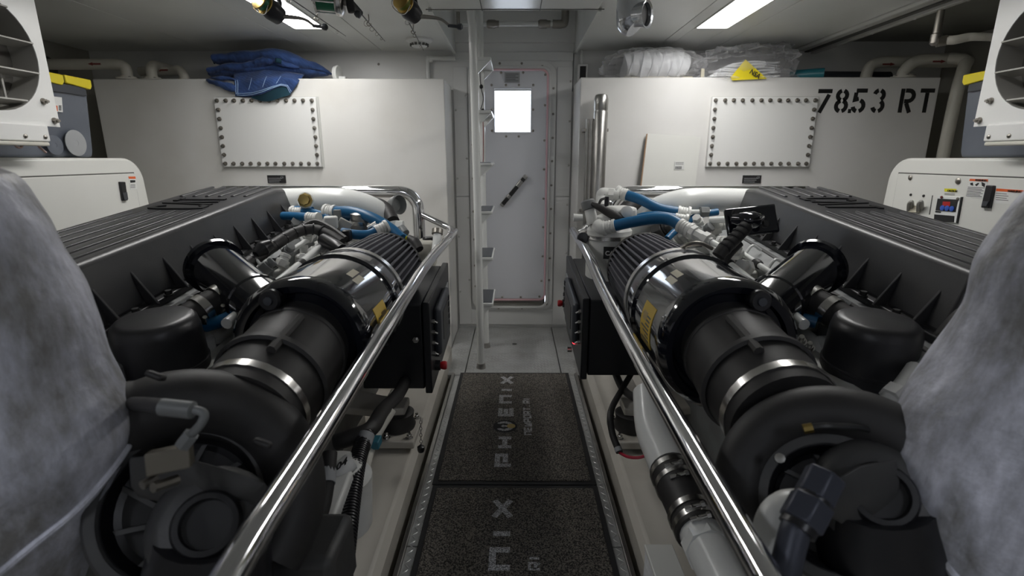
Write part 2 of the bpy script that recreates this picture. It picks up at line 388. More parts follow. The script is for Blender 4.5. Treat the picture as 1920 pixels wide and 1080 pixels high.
    for x, z in [(-.17, 1.87), (-.065, 1.87), (.03, 1.87), (.135, 1.87), (-.17, 1.7), (.135, 1.7), (-.17, 1.55), (.135, 1.55), (-.065, 1.51), (.03, 1.51), (-.10, 1.955), (.06, 1.955),
                 (.222, 1.94), (.222, 1.73), (.222, 1.48), (.222, 1.27), (.222, 1.05), (.222, .83), (.222, .6), (.215, .4), (.2, .27), (.05, .265), (-.1, .265)]:
        inst('bolt', DOME, d, (x, 3.989, z), (0, -1, 0))
    for x, z in [(-.11, 2.02), (.05, 2.02), (.20, 2.0), (.285, 1.85), (.285, 1.67), (.285, 1.5), (.284, 1.33), (.282, 1.15), (.282, .97), (.281, .78), (.28, .58), (.278, .4), (.26, .2), (.06, .165), (-.13, .165),
                 (-.32, 1.45), (-.32, 1.2), (-.32, .95), (-.318, .73), (-.316, .52), (-.315, .35)]:
        inst('bolt', DOME, d, (x, 4.011, z), (0, -1, 0))
    R = Matrix.Rotation(-math.radians(50), 3, 'Y'); ax = R @ Vector((1, 0, 0)); c = Vector((-.008, 3.968, 1.11))
    h = MB().box(c, (.30, .018, .034), R).build('door_handle', 'steel_brushed', d, bevel=.012, segs=3)
    MB().box(c + ax * .0 + Vector((0, -.011, 0)), (.085, .006, .030), R).build('handle_label', 'ink', h)
    MB().box(c - ax * .10 + Vector((0, -.011, 0)), (.06, .006, .030), R).build('handle_label', 'ink', h)
    MB().box(c + ax * .11 + Vector((0, -.011, 0)), (.025, .006, .030), R).build('handle_label', 'dark_bolt', h)
    MB().cyl(c, c + Vector((0, .03, 0)), .014).build('handle_post', 'steel', h)
    # --- side walls, aft wall
    for s, n in ((-1, 'wall_left'), (1, 'wall_right')):
        w = MB().span((s * 3.12, -2.4, -.4), (s * 3.18, 4.1, 2.5)).build(n, 'hull_dull'); w['kind'] = 'structure'
    w = MB().span((-3.15, -2.46, -.4), (3.15, -2.4, 2.5)).build('wall_rear', 'wall_white'); w['kind'] = 'structure'
    # --- ceiling of long panels, the hatch well over the ladder, the dark outboard deck
    ce = struct('ceiling', (0, 1, 2.11))
    xs = [-3.12, -2.2, -1.50, -.97, -.43]
    for i in range(len(xs) - 1):
        a0, b0 = xs[i] + .002, xs[i + 1] - .002
        if xs[i] == -1.50:
            MB().span((a0, -2.4, 2.11), (-1.335, 4.04, 2.135)).build('ceiling_panel', 'ceiling_grey', ce, bevel=.002)
            MB().span((-1.130, -2.4, 2.11), (b0, 4.04, 2.135)).build('ceiling_panel', 'ceiling_grey', ce, bevel=.002)
            for y0, y1 in ((-2.4, -1.62), (-.48, 1.98), (3.375, 4.04)): MB().span((-1.335, y0, 2.11), (-1.13, y1, 2.135)).build('ceiling_panel', 'ceiling_grey', ce, bevel=.002)
        else: MB().span((a0, -2.4, 2.11), (b0, 4.04, 2.135)).build('ceiling_panel', 'ceiling_grey', ce, bevel=.002)
    xs = [.43, 1.0, 1.42, 2.0]
    for i in range(3):
        a0, b0 = xs[i] + .002, xs[i + 1] - .002
        if i == 1:
            MB().span((a0, -2.4, 2.11), (1.078, 4.04, 2.135)).build('ceiling_panel', 'ceiling_grey', ce, bevel=.002)
            MB().span((1.283, -2.4, 2.11), (b0, 4.04, 2.135)).build('ceiling_panel', 'ceiling_grey', ce, bevel=.002)
            for y0, y1 in ((-2.4, -1.62), (-.48, 1.98), (3.375, 4.04)): MB().span((1.078, y0, 2.11), (1.283, y1, 2.135)).build('ceiling_panel', 'ceiling_grey', ce, bevel=.002)
        else: MB().span((a0, -2.4, 2.11), (b0, 4.04, 2.135)).build('ceiling_panel', 'ceiling_grey', ce, bevel=.002)
    MB().span((-.43, -2.4, 2.095), (.43, 2.93, 2.135)).build('hatch_panel', 'ceiling_grey', ce, bevel=.004)
    for x in (-.17, .13): MB().span((x - .002, 2.2, 2.0925), (x + .002, 2.93, 2.096)).build('hatch_seam', 'seam_dark', ce)
    MB().span((-.46, 2.905, 2.0925), (.46, 2.912, 2.096)).build('hatch_seam', 'seam_dark', ce)
    for s in (-1, 1):
        MB().span((s * .43, 2.93, 2.09), (s * .45, 4.04, 2.44)).build('hatch_side', 'ceiling_grey', ce)
    MB().span((-.45, 2.91, 2.12), (.45, 2.93, 2.44)).build('hatch_side', 'ceiling_grey', ce)
    MB().span((-.45, 4.0, 2.16), (.45, 4.04, 2.44)).build('hatch_side', 'wall_white', ce)
    MB().span((-.46, 2.90, 2.44), (.46, 4.06, 2.46)).build('hatch_lid', 'ceiling_grey', ce)
    MB().span((2.0, -2.4, 2.105), (2.145, 4.04, 2.135)).build('edge_channel', 'trim_grey', ce, bevel=.004)
    MB().span((2.002, -2.4, 2.09), (2.02, 4.04, 2.106)).build('edge_bead', 'ceiling_grey', ce, bevel=.003)
    MB().span((2.105, -2.4, 2.097), (2.135, 4.04, 2.106)).build('edge_slot', 'seam_dark', ce)
    MB().span((2.150, -2.4, 2.085), (2.185, 4.04, 2.14)).build('edge_beam', 'trim_grey', ce, bevel=.004)
    for k in range(7): inst('bolt', DOME_W, ce, (2.168, 1.7 + .34 * k, 2.085), (0, 0, -1))
    for k in range(3): inst('bolt', DOME_W, ce, (2.06, 2.3 + .5 * k, 2.105), (0, 0, -1))
    MB().span((2.06, 2.50, 2.07), (2.14, 2.56, 2.106)).build('edge_bracket', 'trim_grey', ce, bevel=.003)
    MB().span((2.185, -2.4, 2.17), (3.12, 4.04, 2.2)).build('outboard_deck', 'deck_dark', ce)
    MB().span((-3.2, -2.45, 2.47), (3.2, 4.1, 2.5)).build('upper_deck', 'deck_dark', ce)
    # ceiling lamps, plus two unseen ones added aft as fill light
    for nm, x, y0, y1, m, lab in (('ceiling_lamp', -1.2325, 1.98, 3.375, 'lamp_panel', 'long lit ceiling lamp panel above the fishing reels'), ('ceiling_lamp', 1.1805, 1.98, 3.375, 'lamp_panel', 'long lit ceiling lamp panel above the plastic bags'),
                                  ('ceiling_lamp', -1.2325, -1.62, -.48, 'lamp_panel_fill', 'added unseen fill lamp behind the camera on the left'), ('ceiling_lamp', 1.1805, -1.62, -.48, 'lamp_panel_fill', 'added unseen fill lamp behind the camera on the right')):
        l = thing(nm, (x, (y0 + y1) / 2, 2.1), lab, 'lamp')
        o = [(x - .1025, y0, 2.106), (x + .1025, y0, 2.106), (x + .1025, y1, 2.106), (x - .1025, y1, 2.106)]
        i = [(x - .092, y0 + .012, 2.106), (x + .092, y0 + .012, 2.106), (x + .092, y1 - .012, 2.106), (x - .092, y1 - .012, 2.106)]
        MB().ring(o, i, (0, 0, .02)).build('lamp_frame', 'trim_grey', l)
        MB().span((x - .092, y0 + .012, 2.112), (x + .092, y1 - .012, 2.118)).build('diffuser', m, l)
build_room()

# ================================================================ tanks, mats, ladder
def arc(cx, cy, r, a0, a1, n=7, ry=None):
    return [(cx + r * math.cos(math.radians(a0 + (a1 - a0) * k / n)), cy + (ry or r) * math.sin(math.radians(a0 + (a1 - a0) * k / n))) for k in range(n + 1)]
def tank(x0, x1, zt, m, px0, px1, lab):
    t = thing('fuel_tank', ((x0 + x1) / 2, 3.8, -.3), lab, 'tank')
    MB().span((x0, 3.6, -.34), (x1, 3.99, zt)).build('tank_body', m, t, bevel=.006)
    z0, z1 = 1.294, 1.742
    a = MB().span((px0, 3.573, z0), (px1, 3.602, z1)).build('access_panel', 'plate_white', t, bevel=.003)
    MB().span((px0 + .006, 3.596, z0 - .004), (px1 + .012, 3.606, z1 + .006)).build('panel_seal', 'trim_grey', a)
    for i in range(12):
        for j in range(8):
            if i in (0, 11) or j in (0, 7):
                inst('bolt', BOLT, a, (px0 + .024 + (px1 - px0 - .048) * i / 11 + random.uniform(-.002, .002), 3.573, z0 + .022 + (z1 - z0 - .044) * j / 7), (random.uniform(-.08, .08), -1, random.uniform(-.08, .08)))
    return t
tl = tank(-2.79, -.466, 1.86, 'tank_white', -1.99, -1.315, 'big white tank under the folded blue blanket, left of the door')
tr = tank(.432, 2.79, 1.866, 'tank_right', 1.298, 1.995, 'big white tank stencilled 78.53 RT, right of the door')
def plate_label(t, x, z, nm='rating_plate'):
    p = MB().span((x - .062, 3.590, z - .026), (x + .062, 3.601, z + .026)).build(nm, 'ink', t)
    tag(p, 'small black rating plate')
    text('print_line', 'CE', .018, (x + .03, 3.589, z + .006), (1, 0, 0), (0, 0, 1), 'pad_grey', p)
    for k in range(3): MB().span((x - .055, 3.5892, z - .02 + k * .012), (x + .02 + .01 * k, 3.5902, z - .0165 + k * .012)).build('print_line', 'pad_grey', p)
plate_label(tl, -1.64, 1.212); plate_label(tr, 1.625, 1.212)
# stencil lettering 78.53 RT
def stencil():
    h = .150; sl = .0
    G = {'7': [[(.0, .90), (.62, .90)], [(.50, .76), (.16, 0)]],
         '8': [arc(.3, .72, .2, 105, 255), arc(.3, .72, .2, -75, 75), arc(.3, .28, .22, 105, 255), arc(.3, .28, .22, -75, 75)],
         '.': [[(-.02, .07), (.12, .07)]],
         '5': [[(.12, .92), (.6, .92)], [(.12, .84), (.10, .54), (.26, .58)], arc(.28, .29, .23, 75, -75), arc(.28, .29, .23, -105, -170)],
         '3': [arc(.28, .73, .2, 165, 105), arc(.28, .73, .2, 75, -62), arc(.28, .28, .22, 62, -75), arc(.28, .28, .22, -105, -165)],
         'R': [[(.08, 0), (.08, 1)], [(.2, .92), (.36, .92)] + arc(.36, .70, .22, 90, -90)[1:] + [(.2, .48)], [(.3, .40), (.50, 0)]],
         'T': [[(.0, .92), (.62, .92)], [(.31, .83), (.31, 0)]]}
    for ch, x in (('7', 2.000), ('8', 2.118), ('.', 2.217), ('5', 2.234), ('3', 2.362), ('R', 2.545), ('T', 2.672)):
        mb = MB()
        for l in G[ch]:
            mb.stroke([((px + sl * py) * h, py * h) for px, py in l], .026, (x, 3.6, 1.645), (1, 0, 0), (0, 0, 1), .0012)
        tag(mb.build('stencil_character', 'stencil', tr), 'black stencilled character ' + ('point' if ch == '.' else ch))
stencil()

# mats with woven lettering, read from near to far
def mat_letters(root, y_shift, first=0):
    G = {'P': [[(0, 0), (0, 1), (.9, 1), (.9, .42), (.25, .42)]], 'H': [[(0, 0), (0, 1)], [(.9, 0), (.9, 1)], [(0, .5), (.9, .5)]],
         'E': [[(.9, .02), (0, .02), (0, .98), (.9, .98)], [(0, .5), (.8, .5)]], 'N': [[(0, 0), (0, .96), (.9, .96), (.9, 0)]], 'I': [[(.2, 0), (.2, 1)]],
         'X': [[(0, 0), (.95, 1)], [(0, 1), (.95, 0)]], 'W': [[(0, 1), (0, 0), (.9, 0), (.9, 1)], [(.45, 0), (.45, .7)]], 'O': [[(0, 0), (0, 1), (.9, 1), (.9, 0), (0, 0)]],
         'R': [[(0, 0), (0, 1), (.9, 1), (.9, .45), (0, .45)], [(.45, .45), (.9, 0)]], 'T': [[(.45, 0), (.45, 1)], [(0, 1), (.9, 1)]], '.': [[(.2, 0), (.2, .14)]]}
    for ch, y0, y1 in (('P', 2.022, 2.129), ('H', 2.174, 2.280), ('E', 2.486, 2.589), ('N', 2.633, 2.74), ('I', 2.785, 2.83), ('X', 2.885, 3.004)):
        w = (y1 - y0) / (1.12 if ch != 'I' else .5); mb = MB(); hh = .083; sw = .024
        for li, l in enumerate(G[ch]): mb.stroke([(y0 + .013 + a * (y1 - y0 - .026) / .9 if ch != 'I' else (y0 + y1) / 2, .014 + b * (hh - .02) - .003) for a, b in l], sw, (-.004, y_shift, .0125), (0, 1, 0), (-1, 0, 0), .0016 + .0004 * li)
        mb.build('mat_letter', 'mat_letter', root)
    s = 'NEWPORT.RI'
    for i, ch in enumerate(s):
        y0 = 2.30 + i * .0425; mb = MB()
        for li, l in enumerate(G[ch]): mb.stroke([(y0 + a * .030, b * .034) for a, b in l], .0095, (.086, y_shift, .0125), (0, 1, 0), (-1, 0, 0), .0014 + .0004 * li)
        mb.build('mat_letter', 'mat_letter', root)
    # round bird emblem
    cy, cx, R = 2.381 + y_shift, -.047, .062
    e = MB().lathe((cx, cy, .0125), (0, 0, 1), [(0, R), (.0012, R), (.0013, .001)], 28).build('emblem', 'emblem_dark', root)
    P = lambda u, v: (cx - v, cy + u)    # u along reading direction, v up in the letters
    for sgn in (-1, 1):
        poly = [(0, -.040)] + [(.048 * sgn * math.sin(q), -.048 * math.cos(q) + .004) for q in (.5, .9, 1.3, 1.7, 2.1, 2.5)] + [(.022 * sgn, .030), (.030 * sgn, .004), (.020 * sgn, -.016), (0, -.018)]
        MB().prism([P(u, v) for u, v in poly][::sgn], (0, 0, .0138), (1, 0, 0), (0, 1, 0), .0012).build('emblem_wing', 'mat_letter', e)
    MB().prism([P(u, v) for u, v in ((-.006, -.02), (-.007, .004), (-.013, .012), (0, .022), (.013, .012), (.007, .004), (.006, -.02))][::-1], (0, 0, .0138), (1, 0, 0), (0, 1, 0), .0014).build('emblem_bird', 'mat_letter', e)
    MB().lathe((cx + .030, cy, .0138), (0, 0, 1), [(0, .022), (.0016, .022), (.0017, .001)], 18).build('emblem_sun', 'emblem_gold', e)
def floor_mat(y0, y1, xl, xr, shift, lab, lift=0.0):
    m = thing('floor_mat', (0, (y0 + y1) / 2, 0.0015), lab, 'mat', )
    MB().prism([(xl, y0), (xr, y0 - .0), (xr - .002, y1), (xl + .002, y1)], (0, 0, .0018), (1, 0, 0), (0, 1, 0), .006).build('mat_rim', 'mat_rim', m, bevel=.002)
    MB().span((xl + .022, y0 + .022, .006), (xr - .022, y1 - .022, .0128)).build('mat_pile', 'mat_pile', m, bevel=.004)
    mat_letters(m, shift)
floor_mat(1.905, 3.075, -.350, .350, 0, 'dark coil floor mat lettered PHOENIX in full, nearer the ladder')
floor_mat(.72, 1.897, -.347, .352, -1.205, 'dark coil floor mat cut off by the bottom of the picture')

def ladder():
    l = thing('ladder', (-.22, 3.4, 0), 'white steel ladder standing up to the ceiling hatch', 'ladder')
    xf = -.222
    f = MB().tube([(xf, 3.17, .02), (xf - .005, 3.15, 1.0), (xf - .012, 3.12, 1.9), (xf - .02, 3.10, 2.12), (xf - .05, 3.08, 2.20), (xf - .13, 3.07, 2.22), (-.30 - .13, 3.07, 2.22)], .0235, 12).build('ladder_rail', 'pipe_white', l)
    MB().tube([(xf + .012, 3.56, .02), (xf + .004, 3.55, 1.0), (xf, 3.53, 2.35)], .0235, 12).build('ladder_rail', 'pipe_white', l)
    for y, x in ((3.17, xf), (3.56, xf + .012)): MB().cyl((x, y, 0), (x, y, .035), .032, .028).build('ladder_foot', 'steel_brushed', l)
    for z in (.44, .74, 1.03, 1.32, 1.62, 1.91):
        r = MB().span((xf - .012, 3.17, z - .012), (xf + .085, 3.55, z + .004)).build('ladder_step', 'pipe_white', l, bevel=.003)
        MB().span((xf - .002, 3.19, z + .003), (xf + .075, 3.53, z + .007)).build('step_grip', 'grey_plastic', r)
        for y in (3.185, 3.535):
            MB().prism([(0, 0), (.085, 0), (.0, -.085)], (xf, y, z - .008), (1, 0, 0), (0, 0, 1), .008).build('step_bracket', 'pipe_white', l)
    c = thing('hanging_cord', (-.15, 3.6, 1.3), 'thin black and red cord with knots hanging on the ladder', 'cord')
    P = [pt(898, 108, Y=3.5), pt(901, 160, Y=3.5), pt(906, 185, Y=3.5), pt(901, 205, Y=3.5)]
    MB().tube(P, .003, 6).build('cord', 'ink', c)
    MB().tube([pt(905, 208, Y=3.5), pt(906, 250, Y=3.5), pt(906, 290, Y=3.5), pt(905, 305, Y=3.5), pt(897, 309, Y=3.5)], .003, 6).build('cord', 'ink_red', c)
    for q in ((902, 162), (905, 207)): MB().lathe(pt(*q, Y=3.5) - Vector((0, 0, .014)), (0, 0, 1), [(0, .004), (.006, .012), (.018, .012), (.026, .004)], 10).build('knot', 'ink', c)
ladder()

# ================================================================ engines
TAN = math.tan(math.radians(6.1))
def zt(Y): return 1.215 + (Y - 2.6) * TAN          # top of the long black cover (the engine is set at its shaft angle)
AX = Vector((.578, 1.30, .855))                     # front centre of the air silencer
def hose(parent, pts, r, m='hose_blue', fit=(1, 1), name='hose', fr=1.25, fl=.05):
    h = MB().tube(pts, r, 12).build(name, m, parent)
    P = smooth_path(pts)
    for on, a, b in ((fit[0], P[0], P[1]), (fit[1], P[-1], P[-2])):
        if not on: continue
        d = (a - b).normalized(); f = MB()
        prof = [(-.012, r * fr)]
        for k in range(3): prof += [(k * fl / 4, r * fr), (k * fl / 4 + .002, r * fr * .9), (k * fl / 4 + fl / 5, r * fr * .9), (k * fl / 4 + fl / 4 - .001, r * fr)]
        prof += [(fl * .76, r * fr * 1.12), (fl, r * fr * 1.12)]
        f.lathe(a, d, prof, 12).build('hose_fitting', 'fitting_white', h)
    return h
def patch(mb, s0, s1, a0, a1, r, s, h=.0012, n=8):
    """sticker bent round the silencer; angles from straight up, positive towards the walkway"""
    def P(u, w, rr):
        a = math.radians(a0 + (a1 - a0) * u); return AX + Vector((-math.sin(a) * rr, s0 + (s1 - s0) * w, math.cos(a) * rr))
    rings = [[P(k / n, 0, r), P(k / n, 1, r), P(k / n, 1, r + h), P(k / n, 0, r + h)] for k in range(n + 1)]
    return mb.loft(rings)
def band_clamp(parent, c, d, r, w=.018, m='steel', screw=None, name='clamp'):
    k = MB().lathe(Vector(c) - Vector(d).normalized() * w / 2, d, [(0, r - .003), (0, r), (w, r), (w, r - .003)], 28, False).build(name, m, parent)
    if screw is not None:
        sv = Vector(screw).normalized(); t = sv.cross(Vector(d)).normalized(); p = Vector(c) + sv * (r + .006)
        MB().box(p, (.012, .012, .012)).cyl(p - t * .022, p + t * .022, .0065, n=10).cyl(p + t * .022, p + t * .032, .009, n=6).build('clamp_screw', m, k)
    return k

def engine(s, lab):
    mir = s < 0
    E = thing('marine_engine', (s * 1.15, 1.8, .0), lab, 'engine')
    def B(mb, name, m, parent=None, **k): return mb.build(name, m, parent or E, mirror=mir, **k)
    def M(p): return Vector((p[0] * s, p[1], p[2]))
    def MP(ps): return [M(p) for p in ps]
    # --- long black cover
    Yn, Yf = 1.26, 2.615
    def sect(Y, dz=0, sh=0): return [Vector((1.108 + sh, Y, zt(Y) - .175)), Vector((1.157, Y, zt(Y) + dz)), Vector((1.535, Y, zt(Y) + dz)), Vector((1.59, Y, zt(Y) - .175))]
    cv = B(MB().loft([sect(Yn), sect(Yn + .02), sect(Yf - .10), [p + Vector((0, 0, -.0 if i in (0, 3) else -.012)) for i, p in enumerate(sect(Yf))]]), 'engine_cover', 'black_satin', bevel=.016, segs=3)
    B(MB().loft([[Vector((1.085, Y, zt(Y) - .190)), Vector((1.085, Y, zt(Y) - .168)), Vector((1.61, Y, zt(Y) - .168)), Vector((1.61, Y, zt(Y) - .190))] for Y in (Yn - .01, Yf + .015)]), 'cover_flange', 'black_satin', cv, bevel=.004)
    for k in range(9):
        Y = 1.33 + k * .147
        fa = [Vector((1.143, 0, -.062)), Vector((1.108, 0, -.17)), Vector((1.068, 0, -.17))]
        B(MB().loft([[p + Vector((0, Y + e, zt(Y))) for p in fa] for e in (-.0045, .0045)]), 'cover_fin', 'black_satin', cv, bevel=.002)
        if k < 8:
            b = inst('cover_bolt', DARKB, cv, M((1.085, Y + .07, zt(Y + .07) - .168)), (0, -TAN, 1))
    for grp, (y0, y1) in enumerate(((1.32, 1.99), (2.31, 2.565))):
        for k in range(6):
            x = 1.205 + k * .057
            B(MB().loft([[Vector((x - .010, Y, zt(Y) - .002)), Vector((x - .006, Y, zt(Y) + .0055)), Vector((x + .006, Y, zt(Y) + .0055)), Vector((x + .010, Y, zt(Y) - .002))] for Y in (y0 + .012 * k * (grp == 0), y1)]), 'cover_rib', 'black_satin', cv, bevel=.002)
    # embossed maker's letters between the rib groups, read from the walkway
    ud = Vector((0, -s * 1.0, -s * TAN)).normalized()
    for ch, k in (('C', 0), ('A', 1), ('T', 2)):
        L = {'C': [[(.8, .85), (.6, 1), (.15, 1), (0, .8), (0, .2), (.15, 0), (.6, 0), (.8, .15)]], 'A': [[(0, 0), (.4, 1), (.8, 0)]], 'T': [[(0, 1), (.8, 1)], [(.4, 1), (.4, 0)]]}[ch]
        mb = MB(); Y0 = 2.155 - s * (-.115 + .082 * k) * 1.0
        for l in L: mb.stroke([(a * .075, b * .20) for a, b in l], .020, (s * 1.25, Y0, zt(Y0) - .002), ud, (s, 0, 0), .007)
        mb.build('cover_letter', 'black_plastic', cv)
    # --- block, heads and base
    B(MB().loft([[Vector((.80, Y, .02)), Vector((.72, Y, .55 + (Y - 1) * TAN)), Vector((.84, Y, .74 + (Y - 1) * TAN)), Vector((1.60, Y, .74 + (Y - 1) * TAN)), Vector((1.62, Y, .02))] for Y in (1.02, 2.78)]), 'engine_block', 'casting_grey', bevel=.015)
    B(MB().loft([[Vector((.98, Y, zt(Y) - .30)), Vector((.98, Y, zt(Y) - .215)), Vector((1.07, Y, zt(Y) - .190)), Vector((1.62, Y, zt(Y) - .190)), Vector((1.62, Y, zt(Y) - .42)), Vector((1.0, Y, zt(Y) - .42))] for Y in (1.16, 2.66)]), 'cylinder_head', 'casting_grey', bevel=.006)
    B(MB().loft([[Vector((1.045, Y, zt(Y) - .235)), Vector((1.045, Y, zt(Y) - .192)), Vector((1.10, Y, zt(Y) - .192)), Vector((1.10, Y, zt(Y) - .235))] for Y in (1.14, 2.70)]), 'head_rail', 'casting_dark', bevel=.004)
    B(MB().span((.86, 1.1, -.28), (1.5, 2.7, .05)), 'oil_pan', 'engine_white', bevel=.03)
    # white manifold between the silencer and the head
    B(MB().tube([(.86, 1.12, .72), (.86, 1.8, .80), (.86, 2.7, .90)], .055, 14), 'water_manifold', 'engine_white')
    for k in range(6):
        Y = 1.36 + k * .22
        B(MB().span((.90, Y, .74 + (Y - 1) * TAN), (1.02, Y + .10, .80 + (Y - 1) * TAN)), 'manifold_branch', 'engine_white', bevel=.012)
        B(MB().cyl((.955, Y + .05, .78 + (Y - 1) * TAN), (.955, Y + .05, .835 + (Y - 1) * TAN), .022, .018), 'injector_boss', 'fitting_white')
    # two long white fuel rails
    f1 = B(MB().tube([(.80, 1.35, .905), (.812, 1.9, .962), (.84, 2.30, 1.0)], .0155, 12), 'fuel_rail', 'pipe_white')
    f2 = B(MB().tube([(.955, 1.42, .885), (.955, 1.9, .94), (.955, 2.42, .995)], .0115, 12), 'fuel_rail', 'pipe_white')
    for f, (x, y, z) in ((f1, (.812, 1.9, .962)), (f2, (.955, 1.98, .948))):
        B(MB().lathe((x, y - .02, z - .002), (0, 1, .1), [(0, .016), (.012, .019), (.03, .019), (.042, .016)], 12), 'rail_clip', 'black_rubber', f)
    for k in range(5):
        Y = 1.5 + k * .2
        B(MB().tube([(.955, Y, .892 + (Y - 1.42) * .1), (.99, Y + .015, .93 + (Y - 1.42) * .1), (1.03, Y + .02, .91 + (Y - 1.42) * .1)], .006, 8), 'injector_line', 'pipe_white')
    # --- air silencer, its band, the pleated filter
    S = [(.030, .02), (.030, .118), (.014, .124), (.010, .148), (-.006, .154), (-.010, .172), (.004, .185), (.02, .189), (.05, .1885), (.315, .186), (.322, .1935), (.346, .1935), (.353, .185), (.44, .182), (.447, .17), (.447, .05)]
    si = B(MB().lathe(AX, (0, 1, .012), S, 56), 'air_silencer', 'black_gloss')
    fb = B(MB().lathe(AX + Vector((0, .447, .006)), (0, 1, .012), [(0, .17), (0, .1865), (.028, .1865), (.028, .17)], 48, False), 'filter_band', 'steel', si)
    tq = Vector((-.35, 0, .94)) if s > 0 else Vector((-.75, 0, -.66))
    npl = 48
    def pl(r, k, q): return r + (.0060 if k % 3 else -.026)
    fl = B(MB().lathe(AX + Vector((0, .475, .006)), (0, 1, .02), [(0, .172), (.02, .174), (.24, .166), (.45, .156), (.47, .154)], npl * 3, True, pl), 'pleated_filter', 'pleat', flat=True)
    B(MB().lathe(AX + Vector((0, .940, .015)), (0, 1, .02), [(-.004, .150), (-.004, .161), (.014, .164), (.022, .158), (.022, .02)], 48), 'filter_end_ring', 'black_rubber', fl)
    p = MB(); patch(p, .155, .225, 27, 33.5, .188, s); B(p, 'sticker', 'cream_label', si)
    p = MB(); patch(p, .135, .205, 35, 41.5, .188, s); B(p, 'sticker', 'cream_label', si)
    p = MB(); patch(p, .100, .210, 66, 104, .1885, s)
    ys = tag(B(p, 'sticker', 'yellow_label', si), 'yellow service sticker with printed text')
    for k in range(7):
        p = MB(); patch(p, .115, .195 - .02 * (k % 3), 76 + k * 3.6, 77.6 + k * 3.6, .1899, s, .0004, 3); B(p, 'print_line', 'ink_soft', ys)
    p = MB(); patch(p, .15, .19, 74, 82, .19, s, .0004, 3); B(p, 'print_mark', 'brass', ys)
    # knob and gauge on the front face
    kc = AX + Vector((.052, -.006, .137))
    kn = B(MB().lathe(kc, (.0, -1, .12), [(-.02, .022), (.0, .024), (.012, .029), (.03, .029), (.036, .024), (.036, .001)], 16), 'restriction_gauge', 'black_plastic', si)
    B(MB().lathe(kc + Vector((0, -.036, .004)), (0, -1, .12), [(0, .012), (.006, .011), (.0065, .001)], 12), 'gauge_lens', 'grey_plastic', kn)
    # --- rubber intake tube to the compressor
    A0 = AX + Vector((0, .03, 0)); A1 = AX + Vector((.0, -.135, -.022)); A2 = AX + Vector((.008, -.30, -.055))
    tb = B(MB().tube([A0, A0 + Vector((0, -.045, 0)), A1, AX + Vector((.005, -.22, -.038)), A2], [.124, .126, .130, .126, .122], 40), 'intake_tube', 'black_rubber')
    d0 = (A2 - A0).normalized()
    B(MB().lathe(A0 + Vector((0, -.048, -.003)), d0, [(0, .124), (.004, .1315), (.016, .1315), (.02, .124)], 40, False), 'tube_bead', 'black_rubber', tb)
    B(MB().lathe(A1 + Vector((0, -.04, -.004)), d0, [(-.012, .129), (-.008, .1375), (.008, .1375), (.012, .129)], 40, False), 'tube_bead', 'black_rubber', tb)
    def onT(a, q, r): # point on the tube, angle a from up towards walkway, q metres from A0
        c = A0 + d0 * q; return c + Vector((-math.sin(a) * r, 0, math.cos(a) * r)) + Vector((0, -d0.y * 0, 0))
    for line in ([(math.radians(20), q) for q in (.115, .15, .19, .235, .275)],):
        B(MB().tube([onT(a, q, .1375) for a, q in line], .0115, 8), 'tube_rib', 'black_rubber', tb)
    band_clamp(E, M(A2 + Vector((0, .035, .006))), M(d0), .1285, .022, 'steel')
    # --- small breather cylinder with flange, hose and canister
    b0 = pt(1436, 578, t=1.52); b1 = pt(1528, 500, t=1.70)
    br = B(MB().lathe(b0, b1 - b0, [(-.03, .05), (-.03, .082), (.045, .082), (.05, .086), (.058, .086), (.062, .080), ((b1 - b0).length - .012, .080), ((b1 - b0).length - .01, .094), ((b1 - b0).length + .004, .096), ((b1 - b0).length + .010, .088), ((b1 - b0).length + .012, .01)], 32), 'breather_filter', 'black_gloss')
    for o in ((-.02, -.05), (.03, -.06)):
        pass
    c0 = pt(1500, 548, t=1.58); c1 = pt(1608, 615, t=1.44); cd = (c1 - c0)
    B(MB().tube([c0 + Vector((0, .05, .02)), c0, c0 + cd * .4, c1], .041, 18), 'breather_hose', 'black_rubber')
    for f in (.20, .52): band_clamp(E, M(c0 + cd * f), M(cd), .0455, .024, 'steel', M(Vector((-.5, -.6, -.5))) if s < 0 else None)
    cc = pt(1616, 660, t=1.40)
    tilt = Vector((0, -TAN, 1))
    cn = B(MB().lathe(cc - Vector((0, 0, .215)), tilt, [(0, .06), (0, .126), (.012, .130), (.02, .118), (.03, .110), (.190, .1070), (.192, .1090), (.197, .1090), (.199, .1060), (.290, .1035), (.312, .0985), (.322, .089), (.326, .075), (.327, .002)], 40), 'breather_canister', 'black_satin')
    B(MB().tube([cc + Vector((.16, -.05, .04)), cc + Vector((.20, -.06, .12)), cc + Vector((.24, -.02, .11)), cc + Vector((.25, .05, .02))], .028, 12), 'vent_hose', 'black_rubber')
    B(MB().box(cc + Vector((-.02, .05, -.25)), (.24, .30, .05)), 'canister_bracket', 'casting_grey', bevel=.008)
    for o in ((-.16, .10, -.05), (-.15, .0, -.06)): inst('bracket_bolt', BIGB, E, M(cc + Vector(o)), (-.2 * s, -.5, .8))
    # --- compressor scroll of the turbocharger facing the aft end
    C = pt(1930 - 345, 950, t=.97) if s < 0 else pt(1562, 948, t=.95)
    Rm, rm = (.192, .058) if s < 0 else (.158, .043)
    n = (EYE - C); n = Vector((n.x * .7, n.y, n.z)).normalized()
    u = n.cross(Vector((0, 0, 1))).normalized(); w = n.cross(u)
    if w.z < 0: w = -w
    if u.x < 0: u = -u
    path = []; rad = []
    for k in range(17):
        a = math.radians(-45 + k * (9.6 if s < 0 else 11.5)); R = Rm + (.0012 * k if s > 0 else .0)
        path.append(C + (-u * math.cos(a) + w * math.sin(a)) * R); rad.append(rm + .0009 * k)
    if s < 0: path += [path[-1] + u * .06 + w * .005, path[-1] + u * .13 + w * .02]; rad += [rm + .016, rm + .018]
